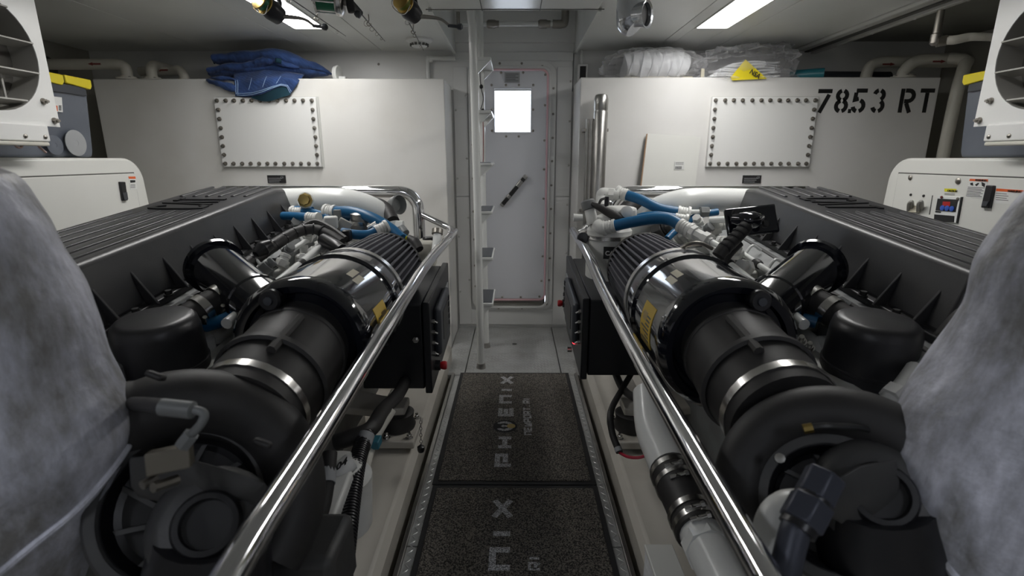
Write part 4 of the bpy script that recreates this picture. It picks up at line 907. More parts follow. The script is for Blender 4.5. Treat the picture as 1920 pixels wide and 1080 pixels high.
# ================================================================ hoses, filters and wiring on the engines
def P3(l): return [pt(a, b, t=c) for a, b, c in l]
def fitting(E, x, y, t, sz, m):
    """small fuel or water fitting: a stepped hexagon body with a stub"""
    p = pt(x, y, t=t); d = Vector((random.uniform(-1, 1), random.uniform(-1, .4), random.uniform(.1, 1))).normalized()
    MB().cyl(p - d * sz * .5, p + d * sz * .1, sz * .52, n=6).cyl(p + d * sz * .1, p + d * sz * .3, sz * .36, n=12).cyl(p + d * sz * .3, p + d * sz * .62, sz * .42, n=6).build('line_fitting', m, E, bevel=sz * .05)
def right_side():
    E = ER
    # fuel filter head and can behind the pleated filter
    c = pt(1139, 500, t=2.62); top = pt(1139, 442, t=2.62).z
    ff = MB().lathe((c.x, c.y, c.z - .25), (0, 0, 1), [(0, .09), (.01, .112), (.33, .112), (top - c.z + .25, .112)], 32).build('fuel_filter', 'engine_white', E)
    MB().lathe((c.x, c.y, top - .004), (0, 0, 1), [(0, .108), (0, .121), (.018, .121), (.02, .105)], 32).build('filter_rim', 'steel', ff)
    MB().lathe((c.x, c.y, top + .012), (0, 0, 1), [(0, .110), (.025, .112), (.045, .095), (.06, .075), (.09, .07), (.10, .05), (.101, .002)], 28).build('filter_head', 'fitting_white', ff)
    hx = Vector((c.x, c.y, top))
    MB().box(hx + Vector((.045, -.02, .125)), (.13, .13, .06), Matrix.Rotation(.3, 3, 'Z')).build('head_block', 'fitting_white', ff, bevel=.018)
    MB().lathe(hx + Vector((.06, -.09, .135)), (0, -1, .1), [(0, .028), (.02, .028), (.024, .018), (.024, .002)], 16).build('head_port', 'fitting_white', ff)
    MB().box(hx + Vector((-.05, -.10, .06)), (.045, .04, .06)).build('head_lug', 'fitting_white', ff, bevel=.01)
    MB().box(hx + Vector((.0, -.10, .085)), (.03, .03, .03)).build('sensor', 'black_plastic', ff, bevel=.004)
    lb = pt(1126, 473, t=2.505)
    q = MB(); n = 6
    rings = []
    for k in range(n + 1):
        a = math.radians(-112 + 34 * k / n); d = Vector((math.cos(a), math.sin(a), 0))
        rings.append([Vector((c.x, c.y, lb.z - .03)) + d * .113, Vector((c.x, c.y, lb.z + .03)) + d * .113, Vector((c.x, c.y, lb.z + .03)) + d * .1145, Vector((c.x, c.y, lb.z - .03)) + d * .1145])
    pl = q.loft(rings).build('filter_label', 'ink', ff)
    text('print_mark', 'CAT', .030, (c.x - .036, c.y - .1155, lb.z - .011), (1, -.05, 0), (0, 0, 1), 'white_label', pl, bold=.001)
    # filler neck with cap
    a, b = pt(1112, 420, t=2.55), pt(1103, 382, t=2.55)
    nk = MB().cyl(a, a + (b - a) * .75, .031, .027).build('filler_neck', 'fitting_white', E)
    MB().lathe(a + (b - a) * .70, b - a, [(0, .025), (.004, .036), (.042, .036), (.05, .028), (.05, .002)], 18).build('filler_cap', 'casting_grey', nk)
    MB().cyl(pt(1092, 408, t=2.5), pt(1075, 408, t=2.5), .016, .02, 10).build('neck_valve', 'fitting_white', nk)
    MB().lathe(pt(1091, 447, t=2.6), (0, -1, .2), [(0, .025), (.03, .03), (.05, .028), (.052, .002)], 14).build('drain_knob', 'black_plastic', ff)
    # harness over the head
    MB().tube(P3([(1110, 382, 2.52), (1122, 388, 2.50), (1140, 398, 2.48), (1160, 408, 2.46), (1172, 414, 2.5)]), [.010, .016, .020, .022, .016], 10).build('wiring_harness', 'black_rubber', E)
    MB().box(pt(1137, 378, t=2.55), (.02, .02, .05)).build('harness_plug', 'black_plastic', E, bevel=.003)
    MB().tube(P3([(1120, 392, 2.5), (1126, 376, 2.5), (1133, 372, 2.52)]), .007, 8).build('sensor_lead', 'black_rubber', E)
    # blue hoses
    h = hose(E, P3([(1172, 365, 2.70), (1200, 374, 2.66), (1236, 391, 2.62), (1274, 398, 2.60)]), .0265)
    MB().tube(P3([(1160, 365, 2.71), (1142, 364, 2.72), (1130, 363, 2.72), (1128, 372, 2.72), (1128, 388, 2.70)]), .031, 14).build('hose_elbow', 'fitting_white', h)
    MB().cyl(pt(1150, 365, t=2.715), pt(1140, 364.5, t=2.72), .037, n=6).build('hose_nut', 'fitting_white', h)
    MB().cyl(pt(1286, 397, t=2.60), pt(1340, 397, t=2.62), .012).build('steel_line', 'pipe_white', E)
    MB().cyl(pt(1312, 397, t=2.60), pt(1327, 397, t=2.60), .028, n=6).build('line_nut', 'casting_grey', E)
    hose(E, P3([(1187, 412, 2.60), (1205, 405, 2.57), (1235, 403, 2.55), (1270, 408, 2.53)]), .018)
    h = hose(E, P3([(1149, 424, 2.44), (1185, 416, 2.40), (1225, 410, 2.36), (1255, 412, 2.32), (1278, 424, 2.28)]), .0265)
    MB().tube(P3([(1141, 425, 2.45), (1128, 428, 2.46), (1118, 420, 2.48)]), .03, 14).build('hose_elbow', 'fitting_white', h)
    a, b = pt(1288, 429, t=2.26), pt(1330, 452, t=2.16)
    MB().lathe(a, b - a, [(0, .026), (.03, .026), (.032, .034), (.055, .034), (.057, .026), (.10, .026), (.102, .033), (.13, .033), (.132, .02), (.145, .02)], 8).build('hose_coupling', 'fitting_white', E)
    MB().cyl(b, pt(1362, 470, t=2.08), .014).build('steel_line', 'pipe_white', E)
    hose(E, P3([(1250, 448, 2.42), (1262, 436, 2.45), (1276, 426, 2.48)]), .016, fit=(0, 0))
    hose(E, P3([(1288, 416, 2.62), (1310, 403, 2.62), (1345, 397, 2.62)]), .018, fit=(0, 0))
    MB().tube(P3([(1170, 398, 2.78), (1185, 384, 2.80), (1205, 378, 2.82)]), .045, 14).build('pump_hose', 'black_rubber', E)
    # fittings cluster below the coolant pipe
    for (x, y, t, sz, m) in ((1308, 414, 2.45, .05, 'fitting_white'), (1322, 432, 2.4, .06, 'casting_grey'), (1345, 425, 2.42, .07, 'engine_white'), (1355, 452, 2.2, .05, 'fitting_white'), (1300, 440, 2.5, .08, 'engine_white'),
                             (1265, 452, 2.6, .10, 'engine_white'), (1345, 478, 2.05, .045, 'fitting_white'), (1380, 470, 2.1, .06, 'engine_white'), (1395, 500, 1.95, .06, 'engine_white'), (1240, 430, 2.66, .09, 'casting_dark')):
        fitting(E, x, y, t, sz, m)
    MB().cyl(pt(1330, 413, t=2.40), pt(1368, 411, t=2.35), .016).build('steel_line', 'pipe_white', E)
    # black outlet cover with corrugated loom
    a = pt(1412, 415, t=1.98)
    oc = MB().box(a + Vector((-.0, .02, 0)), (.20, .018, .115), Matrix.Rotation(-.12, 3, 'Y') @ Matrix.Rotation(-.35, 3, 'X')).build('connector_cover', 'black_gloss', E, bevel=.012, segs=3)
    MB().tube(P3([(1375, 410, 1.95), (1395, 412, 1.92), (1412, 412, 1.92), (1425, 408, 1.94)]), [.02, .03, .032, .018], 12).build('cover_dome', 'black_gloss', oc)
    for q in ((1378, 400), (1432, 420), (1400, 400)): inst('cover_bolt', DARKB, oc, pt(*q, t=1.95), (0, -.9, .4))
    lo = [pt(1398, 424, t=1.88), pt(1380, 444, t=1.87), pt(1355, 468, t=1.86), pt(1346, 480, t=1.86)]
    MB().tube(lo, .0245, 12).build('cable_loom', 'black_rubber', E)
    for k in range(5):
        q = lo[0].lerp(lo[2], .1 + k * .2); MB().lathe(q, lo[2] - lo[0], [(0, .024), (.001, .0265), (.007, .0265), (.008, .024)], 12, False).build('loom_ring', 'black_plastic', E)
    MB().tube(P3([(1385, 455, 1.95), (1362, 480, 1.94), (1358, 500, 1.93)]), .018, 10).build('cable_loom', 'black_rubber', E)
    MB().cyl(pt(1340, 472, t=1.98), pt(1352, 484, t=1.95), .026, n=6).build('line_nut', 'fitting_white', E)
    # wing clamp on the filter band
    MB().tube(P3([(1238, 487, 1.86), (1262, 474, 1.83), (1290, 463, 1.80), (1315, 460, 1.79)]), .006, 8).build('clamp_bolt', 'steel', E)
    MB().tube(P3([(1270, 470, 1.81), (1290, 458, 1.78), (1312, 456, 1.77), (1335, 466, 1.78)]), .007, 8).build('clamp_latch', 'bolt_steel', E)
    MB().cyl(pt(1252, 480, t=1.83), pt(1262, 474, t=1.82), .011, n=8).build('clamp_nut', 'bolt_steel', E)
    # gap under the breather: white casting and blue hose
    MB().tube(P3([(1484, 590, 1.55), (1505, 597, 1.52), (1530, 604, 1.5)]), .018, 10).build('hose', 'hose_blue', E)
    MB().tube(P3([(1492, 625, 1.6), (1520, 650, 1.55), (1560, 690, 1.5)]), .035, 12).build('water_line', 'engine_white', E)
    for q in ((1500, 640), (1515, 652)): inst('bracket_bolt', BIGB, E, pt(*q, t=1.5), (-.3, -.6, .8))
    # right of the canister
    MB().tube(P3([(1715, 690, 1.25), (1690, 725, 1.22), (1672, 742, 1.22), (1660, 765, 1.22), (1690, 780, 1.22)]), .022, 12).build('hose_elbow', 'fitting_white', E)
    MB().cyl(pt(1683, 732, t=1.22), pt(1668, 745, t=1.215), .029, n=6).build('hose_nut', 'fitting_white', E)
    MB().tube(P3([(1700, 640, 1.4), (1740, 670, 1.35), (1800, 720, 1.3)]), .012, 10).build('steel_line', 'chrome', E)
    # turbo fittings: blue-grey hexagons and hose, white pipe behind
    a, b, c3, d3 = pt(1538, 905, t=.80), pt(1512, 958, t=.785), pt(1488, 1000, t=.775), pt(1466, 1100, t=.765)
    tf = MB().cyl(a + (a - b) * .35, a + (b - a) * .55, .030, n=6).build('hex_fitting', 'hex_blue', E, bevel=.003)
    MB().cyl(a + (b - a) * .60, b + (c3 - b) * .55, .033, n=6).build('hex_fitting', 'hex_blue', E, bevel=.003)
    MB().cyl(a + (b - a) * .5, a + (b - a) * .65, .027, n=14).build('fitting_collar', 'black_plastic', tf)
    MB().cyl(b + (c3 - b) * .5, b + (c3 - b) * .8, .027, n=14).build('fitting_collar', 'black_plastic', tf)
    MB().tube([b + (c3 - b) * .6, c3, d3, d3 + Vector((-.01, -.02, -.15))], .0215, 14).build('oil_hose', 'hex_blue', tf)
    MB().tube(P3([(1520, 945, .88), (1470, 950, .87), (1445, 985, .86), (1440, 1050, .86), (1450, 1150, .85)]), .027, 14).build('drain_pipe', 'engine_white', E)
    k = P3([(1505, 803, .93), (1540, 797, .92), (1570, 798, .92), (1610, 800, .93), (1650, 812, .95)])
    MB().tube(k, .006, 8).build('band_bolt', 'dark_bolt', E)
    MB().cyl(k[0], k[0].lerp(k[1], .5), .009, n=8).build('band_nut', 'brass', E)
    MB().lathe(pt(1461, 858, t=.94), (-.3, -.7, .6), [(0, .010), (.005, .009), (.006, .001)], 10).build('band_rivet', 'steel', E)
right_side()
def left_side():
    E = EL
    L = lambda l: [pt(a, b, t=c) for a, b, c in l]
    MB().lathe(pt(572, 376, t=2.545), (0.1, -1, .25), [(0, .036), (.008, .036), (.01, .026), (.028, .026), (.029, .002)], 8).build('pipe_plug', 'brass', E)
    MB().lathe(pt(572, 376, t=2.55), (0.1, -1, .25), [(0, .042), (.008, .040)], 20).build('plug_boss', 'pipe_white', E)
    hose(E, L([(626, 397, 2.52), (660, 398, 2.48), (695, 408, 2.44), (730, 428, 2.42), (752, 448, 2.40)]), .027, fit=(1, 0))
    hose(E, L([(635, 408, 2.56), (665, 410, 2.55), (700, 412, 2.55), (735, 430, 2.55), (765, 452, 2.52)]), .020, fit=(0, 0))
    hose(E, L([(562, 397, 2.56), (585, 398, 2.55), (610, 406, 2.52), (635, 418, 2.5)]), .018, fit=(1, 0))
    hose(E, L([(530, 405, 2.44), (558, 406, 2.40), (580, 408, 2.38)]), .020, fit=(0, 1))
    hose(E, L([(548, 392, 2.62), (566, 391, 2.62), (585, 393, 2.6)]), .014, fit=(1, 0))
    hose(E, L([(708, 432, 2.34), (690, 440, 2.32), (665, 440, 2.30), (640, 436, 2.30)]), .022, fit=(1, 0))
    MB().box(pt(650, 442, t=2.26), (.035, .045, .05)).build('hose_clip', 'black_plastic', E, bevel=.006)
    MB().box(pt(620, 417, t=2.32), (.06, .05, .055), Matrix.Rotation(.3, 3, 'Z')).build('hose_coupling', 'fitting_white', E, bevel=.008)
    MB().tube(L([(685, 380, 2.80), (712, 385, 2.76), (728, 398, 2.72), (736, 415, 2.68)]), .036, 14).build('pump_hose', 'black_rubber', E)
    MB().lathe(pt(732, 385, t=2.86), (.75, -.5, .1), [(0, .03), (.03, .045), (.07, .055), (.075, .050), (.04, .035)], 24).build('pump_inlet', 'casting_grey', E)
    MB().tube(L([(690, 388, 2.74), (702, 392, 2.72), (712, 402, 2.70)]), .018, 10).build('pump_hose', 'black_rubber', E)
    # thermostat with clamps
    th = MB().lathe(pt(678, 436, t=2.5), (.05, 0, 1), [(0, .05), (.03, .055), (.06, .05), (.09, .055), (.1, .04)], 20).build('thermostat', 'steel_brushed', E)
    MB().lathe(pt(676, 420, t=2.47), (.05, -.1, 1), [(0, .046), (0, .052), (.02, .052), (.02, .046)], 20, False).build('clamp_band', 'steel', th)
    MB().cyl(pt(690, 428, t=2.40), pt(706, 419, t=2.40), .014, n=10).build('clamp_screw', 'steel', th)
    MB().box(pt(645, 423, t=2.35), (.06, .012, .055), Matrix.Rotation(.5, 3, 'Y')).build('bracket', 'louver', E, bevel=.004)
    MB().box(pt(632, 403, t=2.44), (.035, .02, .05)).build('bracket', 'casting_grey', E, bevel=.004)
    # white fitting cluster near the rail post
    v = MB().cyl(pt(742, 424, t=2.6), pt(756, 424, t=2.6), .03, n=6).build('sea_valve', 'fitting_white', E)
    MB().cyl(pt(736, 416, t=2.6), pt(740, 432, t=2.6), .028, n=12).build('valve_flange', 'fitting_white', v)
    MB().cyl(pt(752, 428, t=2.58), pt(760, 438, t=2.56), .022, n=10).build('valve_stem', 'casting_grey', v)
    MB().tube(L([(765, 445, 2.5), (778, 455, 2.48), (786, 468, 2.46)]), [.014, .026, .022], 10).build('wiring_harness', 'black_rubber', E)
    MB().cyl(pt(762, 444, t=2.5), pt(766, 449, t=2.5), .015).build('harness_plug', 'caution_yellow', E)
    # reservoir and white filler tube by the rail
    MB().box(pt(800, 475, t=2.9), (.10, .12, .16)).build('coolant_bottle', 'pipe_cream', E, bevel=.02)
    MB().lathe(pt(803, 456, t=2.88), (0, 0, 1), [(0, .032), (.03, .032), (.035, .028), (.036, .002)], 16).build('bottle_cap', 'black_plastic', E)
    a, b = pt(820, 438, t=2.72), pt(818, 462, t=2.70)
    MB().cyl(a, b, .022).build('filler_neck', 'pipe_white', E)
    MB().lathe(pt(820, 434, t=2.72), b - a, [(-.012, .02), (-.01, .030), (.015, .030), (.017, .02)], 16).build('neck_collar', 'bolt_steel', E)
    MB().tube([b, pt(815, 475, t=2.68), pt(805, 488, t=2.66), pt(790, 500, t=2.64)], .022, 12).build('filler_hose', 'pipe_white', E)
    # big harness running along the head
    H = L([(430, 520, 1.86), (470, 490, 1.95), (510, 462, 2.05), (550, 438, 2.15), (585, 430, 2.2), (615, 440, 2.2), (640, 455, 2.18)])
    MB().tube(H, [.024, .025, .025, .024, .022, .022, .02], 12).build('wiring_harness', 'black_rubber', E)
    for k in range(9):
        q0, q1 = smooth_path(H)[3 + k * 3], smooth_path(H)[4 + k * 3]; MB().lathe(q0, q1 - q0, [(0, .023), (.001, .0262), (.006, .0262), (.007, .023)], 12, False).build('harness_tie', 'black_plastic', E)
    MB().tube(L([(560, 428, 2.25), (590, 416, 2.28), (620, 428, 2.25), (648, 448, 2.2)]), .012, 8).build('sensor_lead', 'black_rubber', E)
    MB().tube(L([(606, 450, 2.18), (628, 462, 2.12), (640, 470, 2.1)]), .028, 12).build('harness_plug', 'black_plastic', E)
    MB().tube(L([(478, 478, 1.95), (492, 466, 1.98), (508, 458, 2.0)]), [.014, .03, .02], 12).build('sensor_plug', 'black_plastic', E)
    for (x, y, t, sz, m) in ((530, 490, 2.0, .05, 'engine_white'), (590, 470, 2.15, .045, 'fitting_white'), (570, 485, 2.05, .04, 'fitting_white'), (610, 470, 2.2, .05, 'engine_white'), (650, 455, 2.3, .06, 'engine_white'), (660, 468, 2.25, .04, 'fitting_white'),
                             (600, 428, 2.4, .05, 'fitting_white'), (558, 420, 2.42, .06, 'casting_grey'), (540, 470, 2.08, .045, 'casting_grey'), (500, 500, 1.9, .05, 'casting_grey'), (575, 440, 2.35, .06, 'engine_white'), (630, 432, 2.5, .07, 'casting_grey')):
        fitting(E, x, y, t, sz, m)
    MB().tube(L([(384, 612, 1.5), (415, 602, 1.5), (450, 585, 1.52)]), .019, 12).build('hose', 'hose_blue', E)
    MB().tube(L([(390, 640, 1.6), (420, 625, 1.6), (450, 600, 1.6)]), .03, 12).build('water_line', 'engine_white', E)
    # bronze block and hydraulic line at the turbo
    c = pt(318, 862, t=.80)
    R = Matrix.Rotation(.45, 3, 'Z') @ Matrix.Rotation(-.35, 3, 'X')
    bk = MB().box(c, (.058, .045, .034), R).build('oil_block', 'block_bronze', E, bevel=.002)
    MB().cyl(c + Vector((.012, -.01, -.03)), c + Vector((.0, -.045, -.02)), .008, n=8).cyl(c + Vector((-.012, -.02, -.02)), c + Vector((-.02, -.04, -.02)), .007, n=8).build('block_fitting', 'bolt_steel', bk)
    MB().cyl(pt(340, 838, t=.79), pt(358, 815, t=.79), .012, n=6).build('line_nut', 'casting_grey', bk)
    MB().tube(L([(354, 820, .79), (376, 795, .79), (381, 778, .79), (368, 771, .79), (345, 770, .79)]), .0068, 10).build('oil_line', 'casting_grey', bk)
    MB().lathe(pt(362, 771, t=.79), pt(305, 765, t=.79) - pt(362, 771, t=.79), [(0, .009), (.002, .0135), (.05, .0135), (.052, .011)], 14).build('line_crimp', 'casting_grey', bk)
    MB().tube(L([(312, 766, .79), (280, 761, .86), (240, 758, .96), (190, 758, 1.05)]), .0125, 12).build('oil_hose', 'black_rubber', bk)
    # hoses and castings between the engine and its bed
    for k, pts_ in enumerate(([(688, 812, 1.62), (672, 860, 1.52), (660, 930, 1.40), (650, 1010, 1.28), (640, 1100, 1.2)],)):
        P = smooth_path(L(pts_), 14); h = MB().tube(P, .0225, 12, sm=0).build('corrugated_conduit', 'black_plastic', E)
        mb = MB()
        for i in range(0, len(P) - 1):
            mb2 = MB().lathe(P[i], P[i + 1] - P[i], [(0, .022), (.001, .0262), (.006, .0262), (.007, .022)], 12, False); mb2.build('conduit_ring', 'black_plastic', h)
    MB().cyl(pt(688, 815, t=1.60), pt(680, 838, t=1.57), .025, n=14).build('conduit_label', 'pad_grey', E)
    MB().tube(L([(772, 690, 2.3), (748, 738, 2.1), (718, 770, 1.85), (695, 805, 1.64), (655, 822, 1.6), (630, 830, 1.6)]), .026, 12).build('cable_loom', 'black_rubber', E)
    MB().tube(L([(618, 850, 1.35), (612, 910, 1.3), (598, 970, 1.25), (560, 1020, 1.2), (520, 1040, 1.2)]), .020, 12).build('coolant_hose', 'black_rubber', E)
    MB().cyl(pt(614, 882, t=1.325), pt(612, 908, t=1.30), .0225, n=14).build('hose_label', 'pad_grey', E)
    sp = MB().lathe(pt(640, 985, t=1.52), (0, 0, 1), [(0, .09), (.16, .10), (.17, .08), (.20, .075), (.21, .06)], 24).build('starter_motor', 'engine_white', E)
    MB().box(pt(640, 872, t=1.5), (.08, .06, .05)).build('starter_bracket', 'engine_white', E, bevel=.01)
    a = L([(622, 892, 1.42), (640, 882, 1.42), (658, 866, 1.44)])
    MB().tube(a, .026, 12).build('number_band', 'white_label', E)
    text('print_mark', '9-04', .034, pt(612, 897, t=1.385), (a[2] - a[0]), Vector((.25, -.1, 1)), 'ink', E, bold=.001)
    MB().tube(L([(735, 770, 1.9), (700, 830, 1.8), (680, 900, 1.65), (660, 960, 1.55)]), .016, 10).build('drain_line', 'pipe_cream', E)
    MB().box(pt(700, 830, t=1.78), (.05, .05, .03)).build('line_clamp', 'blue_clamp', E, bevel=.004)
    MB().box(pt(590, 960, t=1.35), (.16, .2, .10), Matrix.Rotation(.2, 3, 'X')).build('block_rib', 'engine_white', E, bevel=.01)
    MB().box(pt(575, 1060, t=1.15), (.18, .16, .16)).build('heat_exchanger', 'casting_dark', E, bevel=.02)
left_side()
# white raw-water pipe with rubber coupling, right engine bed
rp = thing('water_pipe', pt(1290, 920, t=1.5), 'thick white pipe with black rubber coupling and steel clamps beside the right rail', 'pipe')
A = [pt(1225, 800, t=1.78), pt(1245, 850, t=1.66), pt(1290, 945, t=1.45), pt(1345, 1060, t=1.24), pt(1385, 1140, t=1.12)]
MB().tube([A[0] + Vector((.02, .14, .06)), A[0], A[1], pt(1262, 890, t=1.57)], .062, 20).build('pipe_section', 'pipe_white', rp)
MB().tube([pt(1257, 880, t=1.59), A[2], pt(1315, 1000, t=1.345)], .065, 20).build('rubber_coupling', 'black_rubber', rp)
MB().tube([pt(1312, 995, t=1.355), A[3], A[4]], .056, 20).build('pipe_section', 'pipe_white', rp)
MB().tube([pt(1322, 1018, t=1.32), pt(1332, 1036, t=1.28)], .062, 8, sm=0).build('pipe_union', 'pipe_white', rp)
dd = (A[3] - A[1]).normalized()
for q in ((1262, 890, 1.57), (1272, 910, 1.525), (1300, 968, 1.405), (1310, 988, 1.37)):
    band_clamp(rp, pt(q[0], q[1], t=q[2]), dd, .0685, .02, 'steel', Vector((-.25, -.5, .8)))
w = thing('battery_cable', pt(1170, 850, t=2.0), 'black loom with red wire drooping onto the right engine bed', 'cable')
MB().tube(P3([(1190, 690, 2.5), (1165, 732, 2.35), (1146, 770, 2.1), (1148, 810, 2.05), (1162, 848, 2.0)]), .0135, 10).build('loom', 'black_rubber', w)
MB().tube(P3([(1162, 848, 2.0), (1178, 856, 1.97), (1200, 857, 1.95), (1222, 848, 1.95)]), .006, 8).build('wire', 'wire_red', w)
MB().tube(P3([(1150, 690, 2.6), (1168, 728, 2.42), (1196, 748, 2.15), (1225, 752, 2.1)]), .018, 10).build('loom', 'black_rubber', w)
MB().cyl(pt(1158, 838, t=2.01), pt(1161, 846, t=2.0), .0145, n=12).build('tape', 'pad_grey', w)
b = thing('junction_box', pt(1245, 1075, t=1.5), 'small grey-white box on the right engine bed at the bottom edge', 'box')
b.location.z = .09
c = pt(1242, 1090, t=1.52)
MB().box((c.x, c.y, .146), (.08, .12, .11)).build('box_base', 'pad_white', b, bevel=.004)
MB().box((c.x, c.y, .205), (.086, .126, .014)).build('box_lid', 'gen_white', b, bevel=.003)
ch = thing('plug_chain', pt(789, 800, t=2.1), 'small chain with black plug hanging below the left control box', 'chain')
for k in range(9):
    p = pt(789 + .1 * k, 786 + k * 6, t=2.08)
    MB().tube([p + Vector((.005 * math.cos(a) * (k % 2), .005 * math.cos(a) * (1 - k % 2), .009 * math.sin(a))) for a in [2 * PI * j / 8 for j in range(9)]], .0014, 5, sm=0).build('chain_link', 'steel_brushed', ch)
MB().lathe(pt(790, 848, t=2.08), (0, 0, 1), [(0, .004), (.002, .012), (.012, .015), (.024, .015), (.03, .006), (.034, .004)], 12).build('plug', 'black_plastic', ch)

# ================================================================ things on the tanks
def arrow(parent, c, d, L_=.085):
    d = Vector((d, 0, 0)); up = Vector((0, 0, 1))
    poly = [(-.5, -.10), (.12, -.10), (.12, -.22), (.5, 0), (.12, .22), (.12, .10), (-.5, .10)]
    mb = MB(); vs = [Vector(c) + d * x * L_ + up * y * L_ * .55 for x, y in poly]
    mb.loft([vs, [v + Vector((0, -.0015, 0)) for v in vs]]).build('flow_arrow', 'ink_red', parent)
def flange(mbparent, x, y, z, r=.055, m='pipe_cream'):
    f = MB().lathe((x, y, z), (0, 0, 1), [(0, r * 1.25), (.012, r * 1.25), (.013, r * .95), (.022, r * .95), (.023, r * .5)], 24).build('pipe_flange', m, mbparent)
    for k in range(6): inst('flange_bolt', DOME, f, (x + r * 1.1 * math.cos(k * PI / 3 + .3), y + r * 1.1 * math.sin(k * PI / 3 + .3), z + .012))
def vent_pipe(path, r, fx, fz, lab, arrows=()):
    p = thing('vent_pipe', (fx[0], fx[1], fz), lab, 'pipe')
    MB().tube(path, r, 16).build('pipe', 'pipe_cream', p)
    flange(p, fx[0], fx[1], fz, r * 1.6)
    for c, d in arrows: arrow(p, c, d)
    return p
zl, zr = 1.86, 1.866
f = lambda px, py, Y: pt(px, py, Y=Y)
a = f(240, 146, 3.68)
vent_pipe([(-3.14, 3.66, f(120, 120, 3.66).z), (-2.9, 3.66, f(160, 120, 3.66).z), (a.x - .07, 3.66, f(215, 120, 3.66).z), (a.x - .012, 3.66, f(235, 124, 3.66).z), (a.x, 3.66, zl + .06), (a.x, 3.66, zl)], .034, (a.x, 3.66), zl, 'cream vent pipe with red arrow running into the left side wall', [((f(172, 119, 3.62).x, 3.624, f(172, 119, 3.62).z), -1)])
a = f(283, 146, 3.70)
vent_pipe([(a.x, 3.70, zl), (a.x, 3.70, zl + .03), (a.x - .01, 3.72, zl + .08), (a.x - .03, 3.80, zl + .11), (a.x - .04, 4.03, zl + .115)], .034, (a.x, 3.70), zl, 'cream elbow pipe on a bolted flange, second from the left on the left tank')
a = f(345, 146, 3.78)
vent_pipe([(a.x, 3.78, zl), (a.x - .01, 3.78, zl + .05), (a.x - .05, 3.80, zl + .085), (a.x - .14, 3.84, zl + .085), (a.x - .36, 3.86, zl + .085)], .030, (a.x, 3.78), zl, 'cream elbow pipe with red arrow nearest the blue blanket', [((a.x - .17, 3.805, zl + .085), -1)])
c = f(634, 138, 3.72); d = thing('tank_cap', (c.x, 3.72, zl), 'white round cap standing on the left tank beside the blanket', 'cap')
MB().lathe((c.x - .02, 3.72, zl + .045), (1, -.2, 0), [(0, .02), (0, .05), (.02, .055), (.028, .05), (.028, .02)], 24).build('cap_disc', 'pipe_white', d)
MB().span((c.x + .0, 3.70, zl), (c.x + .05, 3.74, zl + .03)).build('cap_base', 'pipe_white', d, bevel=.006)
d = thing('conduit', f(817, 100, 4.0), 'thin white conduit on the wall above the left tank', 'conduit')
MB().tube([(-.43, 4.01, 2.055), (-.60, 4.01, 2.055), (-.625, 4.01, 2.05), (-.635, 4.01, 2.02), (-.635, 4.01, 1.86)], .017, 12, sm=5).build('conduit_tube', 'pipe_white', d)
MB().box((-.62, 4.015, 2.05), (.05, .035, .05)).build('conduit_elbow', 'pipe_white', d, bevel=.012)
# right tank pipes
a = f(1622, 142, 3.80)
vent_pipe([(a.x, 3.80, zr), (a.x, 3.80, zr + .05), (a.x + .02, 3.80, zr + .10), (a.x + .09, 3.80, zr + .125), (a.x + .3, 3.80, zr + .125), (a.x + .7, 3.80, zr + .125)], .036, (a.x, 3.80), zr, 'cream elbow pipe with red arrow, nearest the bags on the right tank', [((f(1664, 120, 3.76).x, 3.762, f(1664, 121, 3.76).z), 1)])
a = f(1690, 142, 3.66)
vent_pipe([(a.x, 3.66, zr), (a.x, 3.66, zr + .04), (a.x + .04, 3.66, zr + .09), (a.x + .11, 3.66, zr + .115), (a.x + .30, 3.66, zr + .12), (2.86, 3.64, zr + .12), (2.92, 3.60, zr + .10), (2.89, 3.56, zr + .03), (2.86, 3.54, 1.72), (2.87, 3.56, 1.2), (2.87, 3.56, .4)], .036, (a.x, 3.66), zr, 'cream pipe with red arrow bending down past the end of the right tank', [((f(1758, 116, 3.62).x, 3.622, f(1758, 116, 3.62).z), 1)])
# teal tube beside the bags
t = thing('plastic_tube', f(1515, 138, 3.75), 'dark teal plastic tube lying on the right tank beside the bags', 'tube')
b0 = f(1480, 137, 3.80); b1 = f(1544, 133, 3.70)
r0 = .036; b0.z = zr + r0 + .001; b1.z = zr + r0 + .001
MB().lathe(b0, b1 - b0, [(0, r0 - .006), (0, r0), ((b1 - b0).length, r0), ((b1 - b0).length, r0 - .006), ((b1 - b0).length - .1, r0 - .006), ((b1 - b0).length - .1, .001)], 24).build('tube_wall', 'teal', t)
MB().lathe((b0.x + .25, b0.y + .15, zr + .046), (1, .05, 0), [(0, .002), (0, .045), (.55, .045), (.55, .002)], 20).build('tube_wall', 'bin_dark', t)

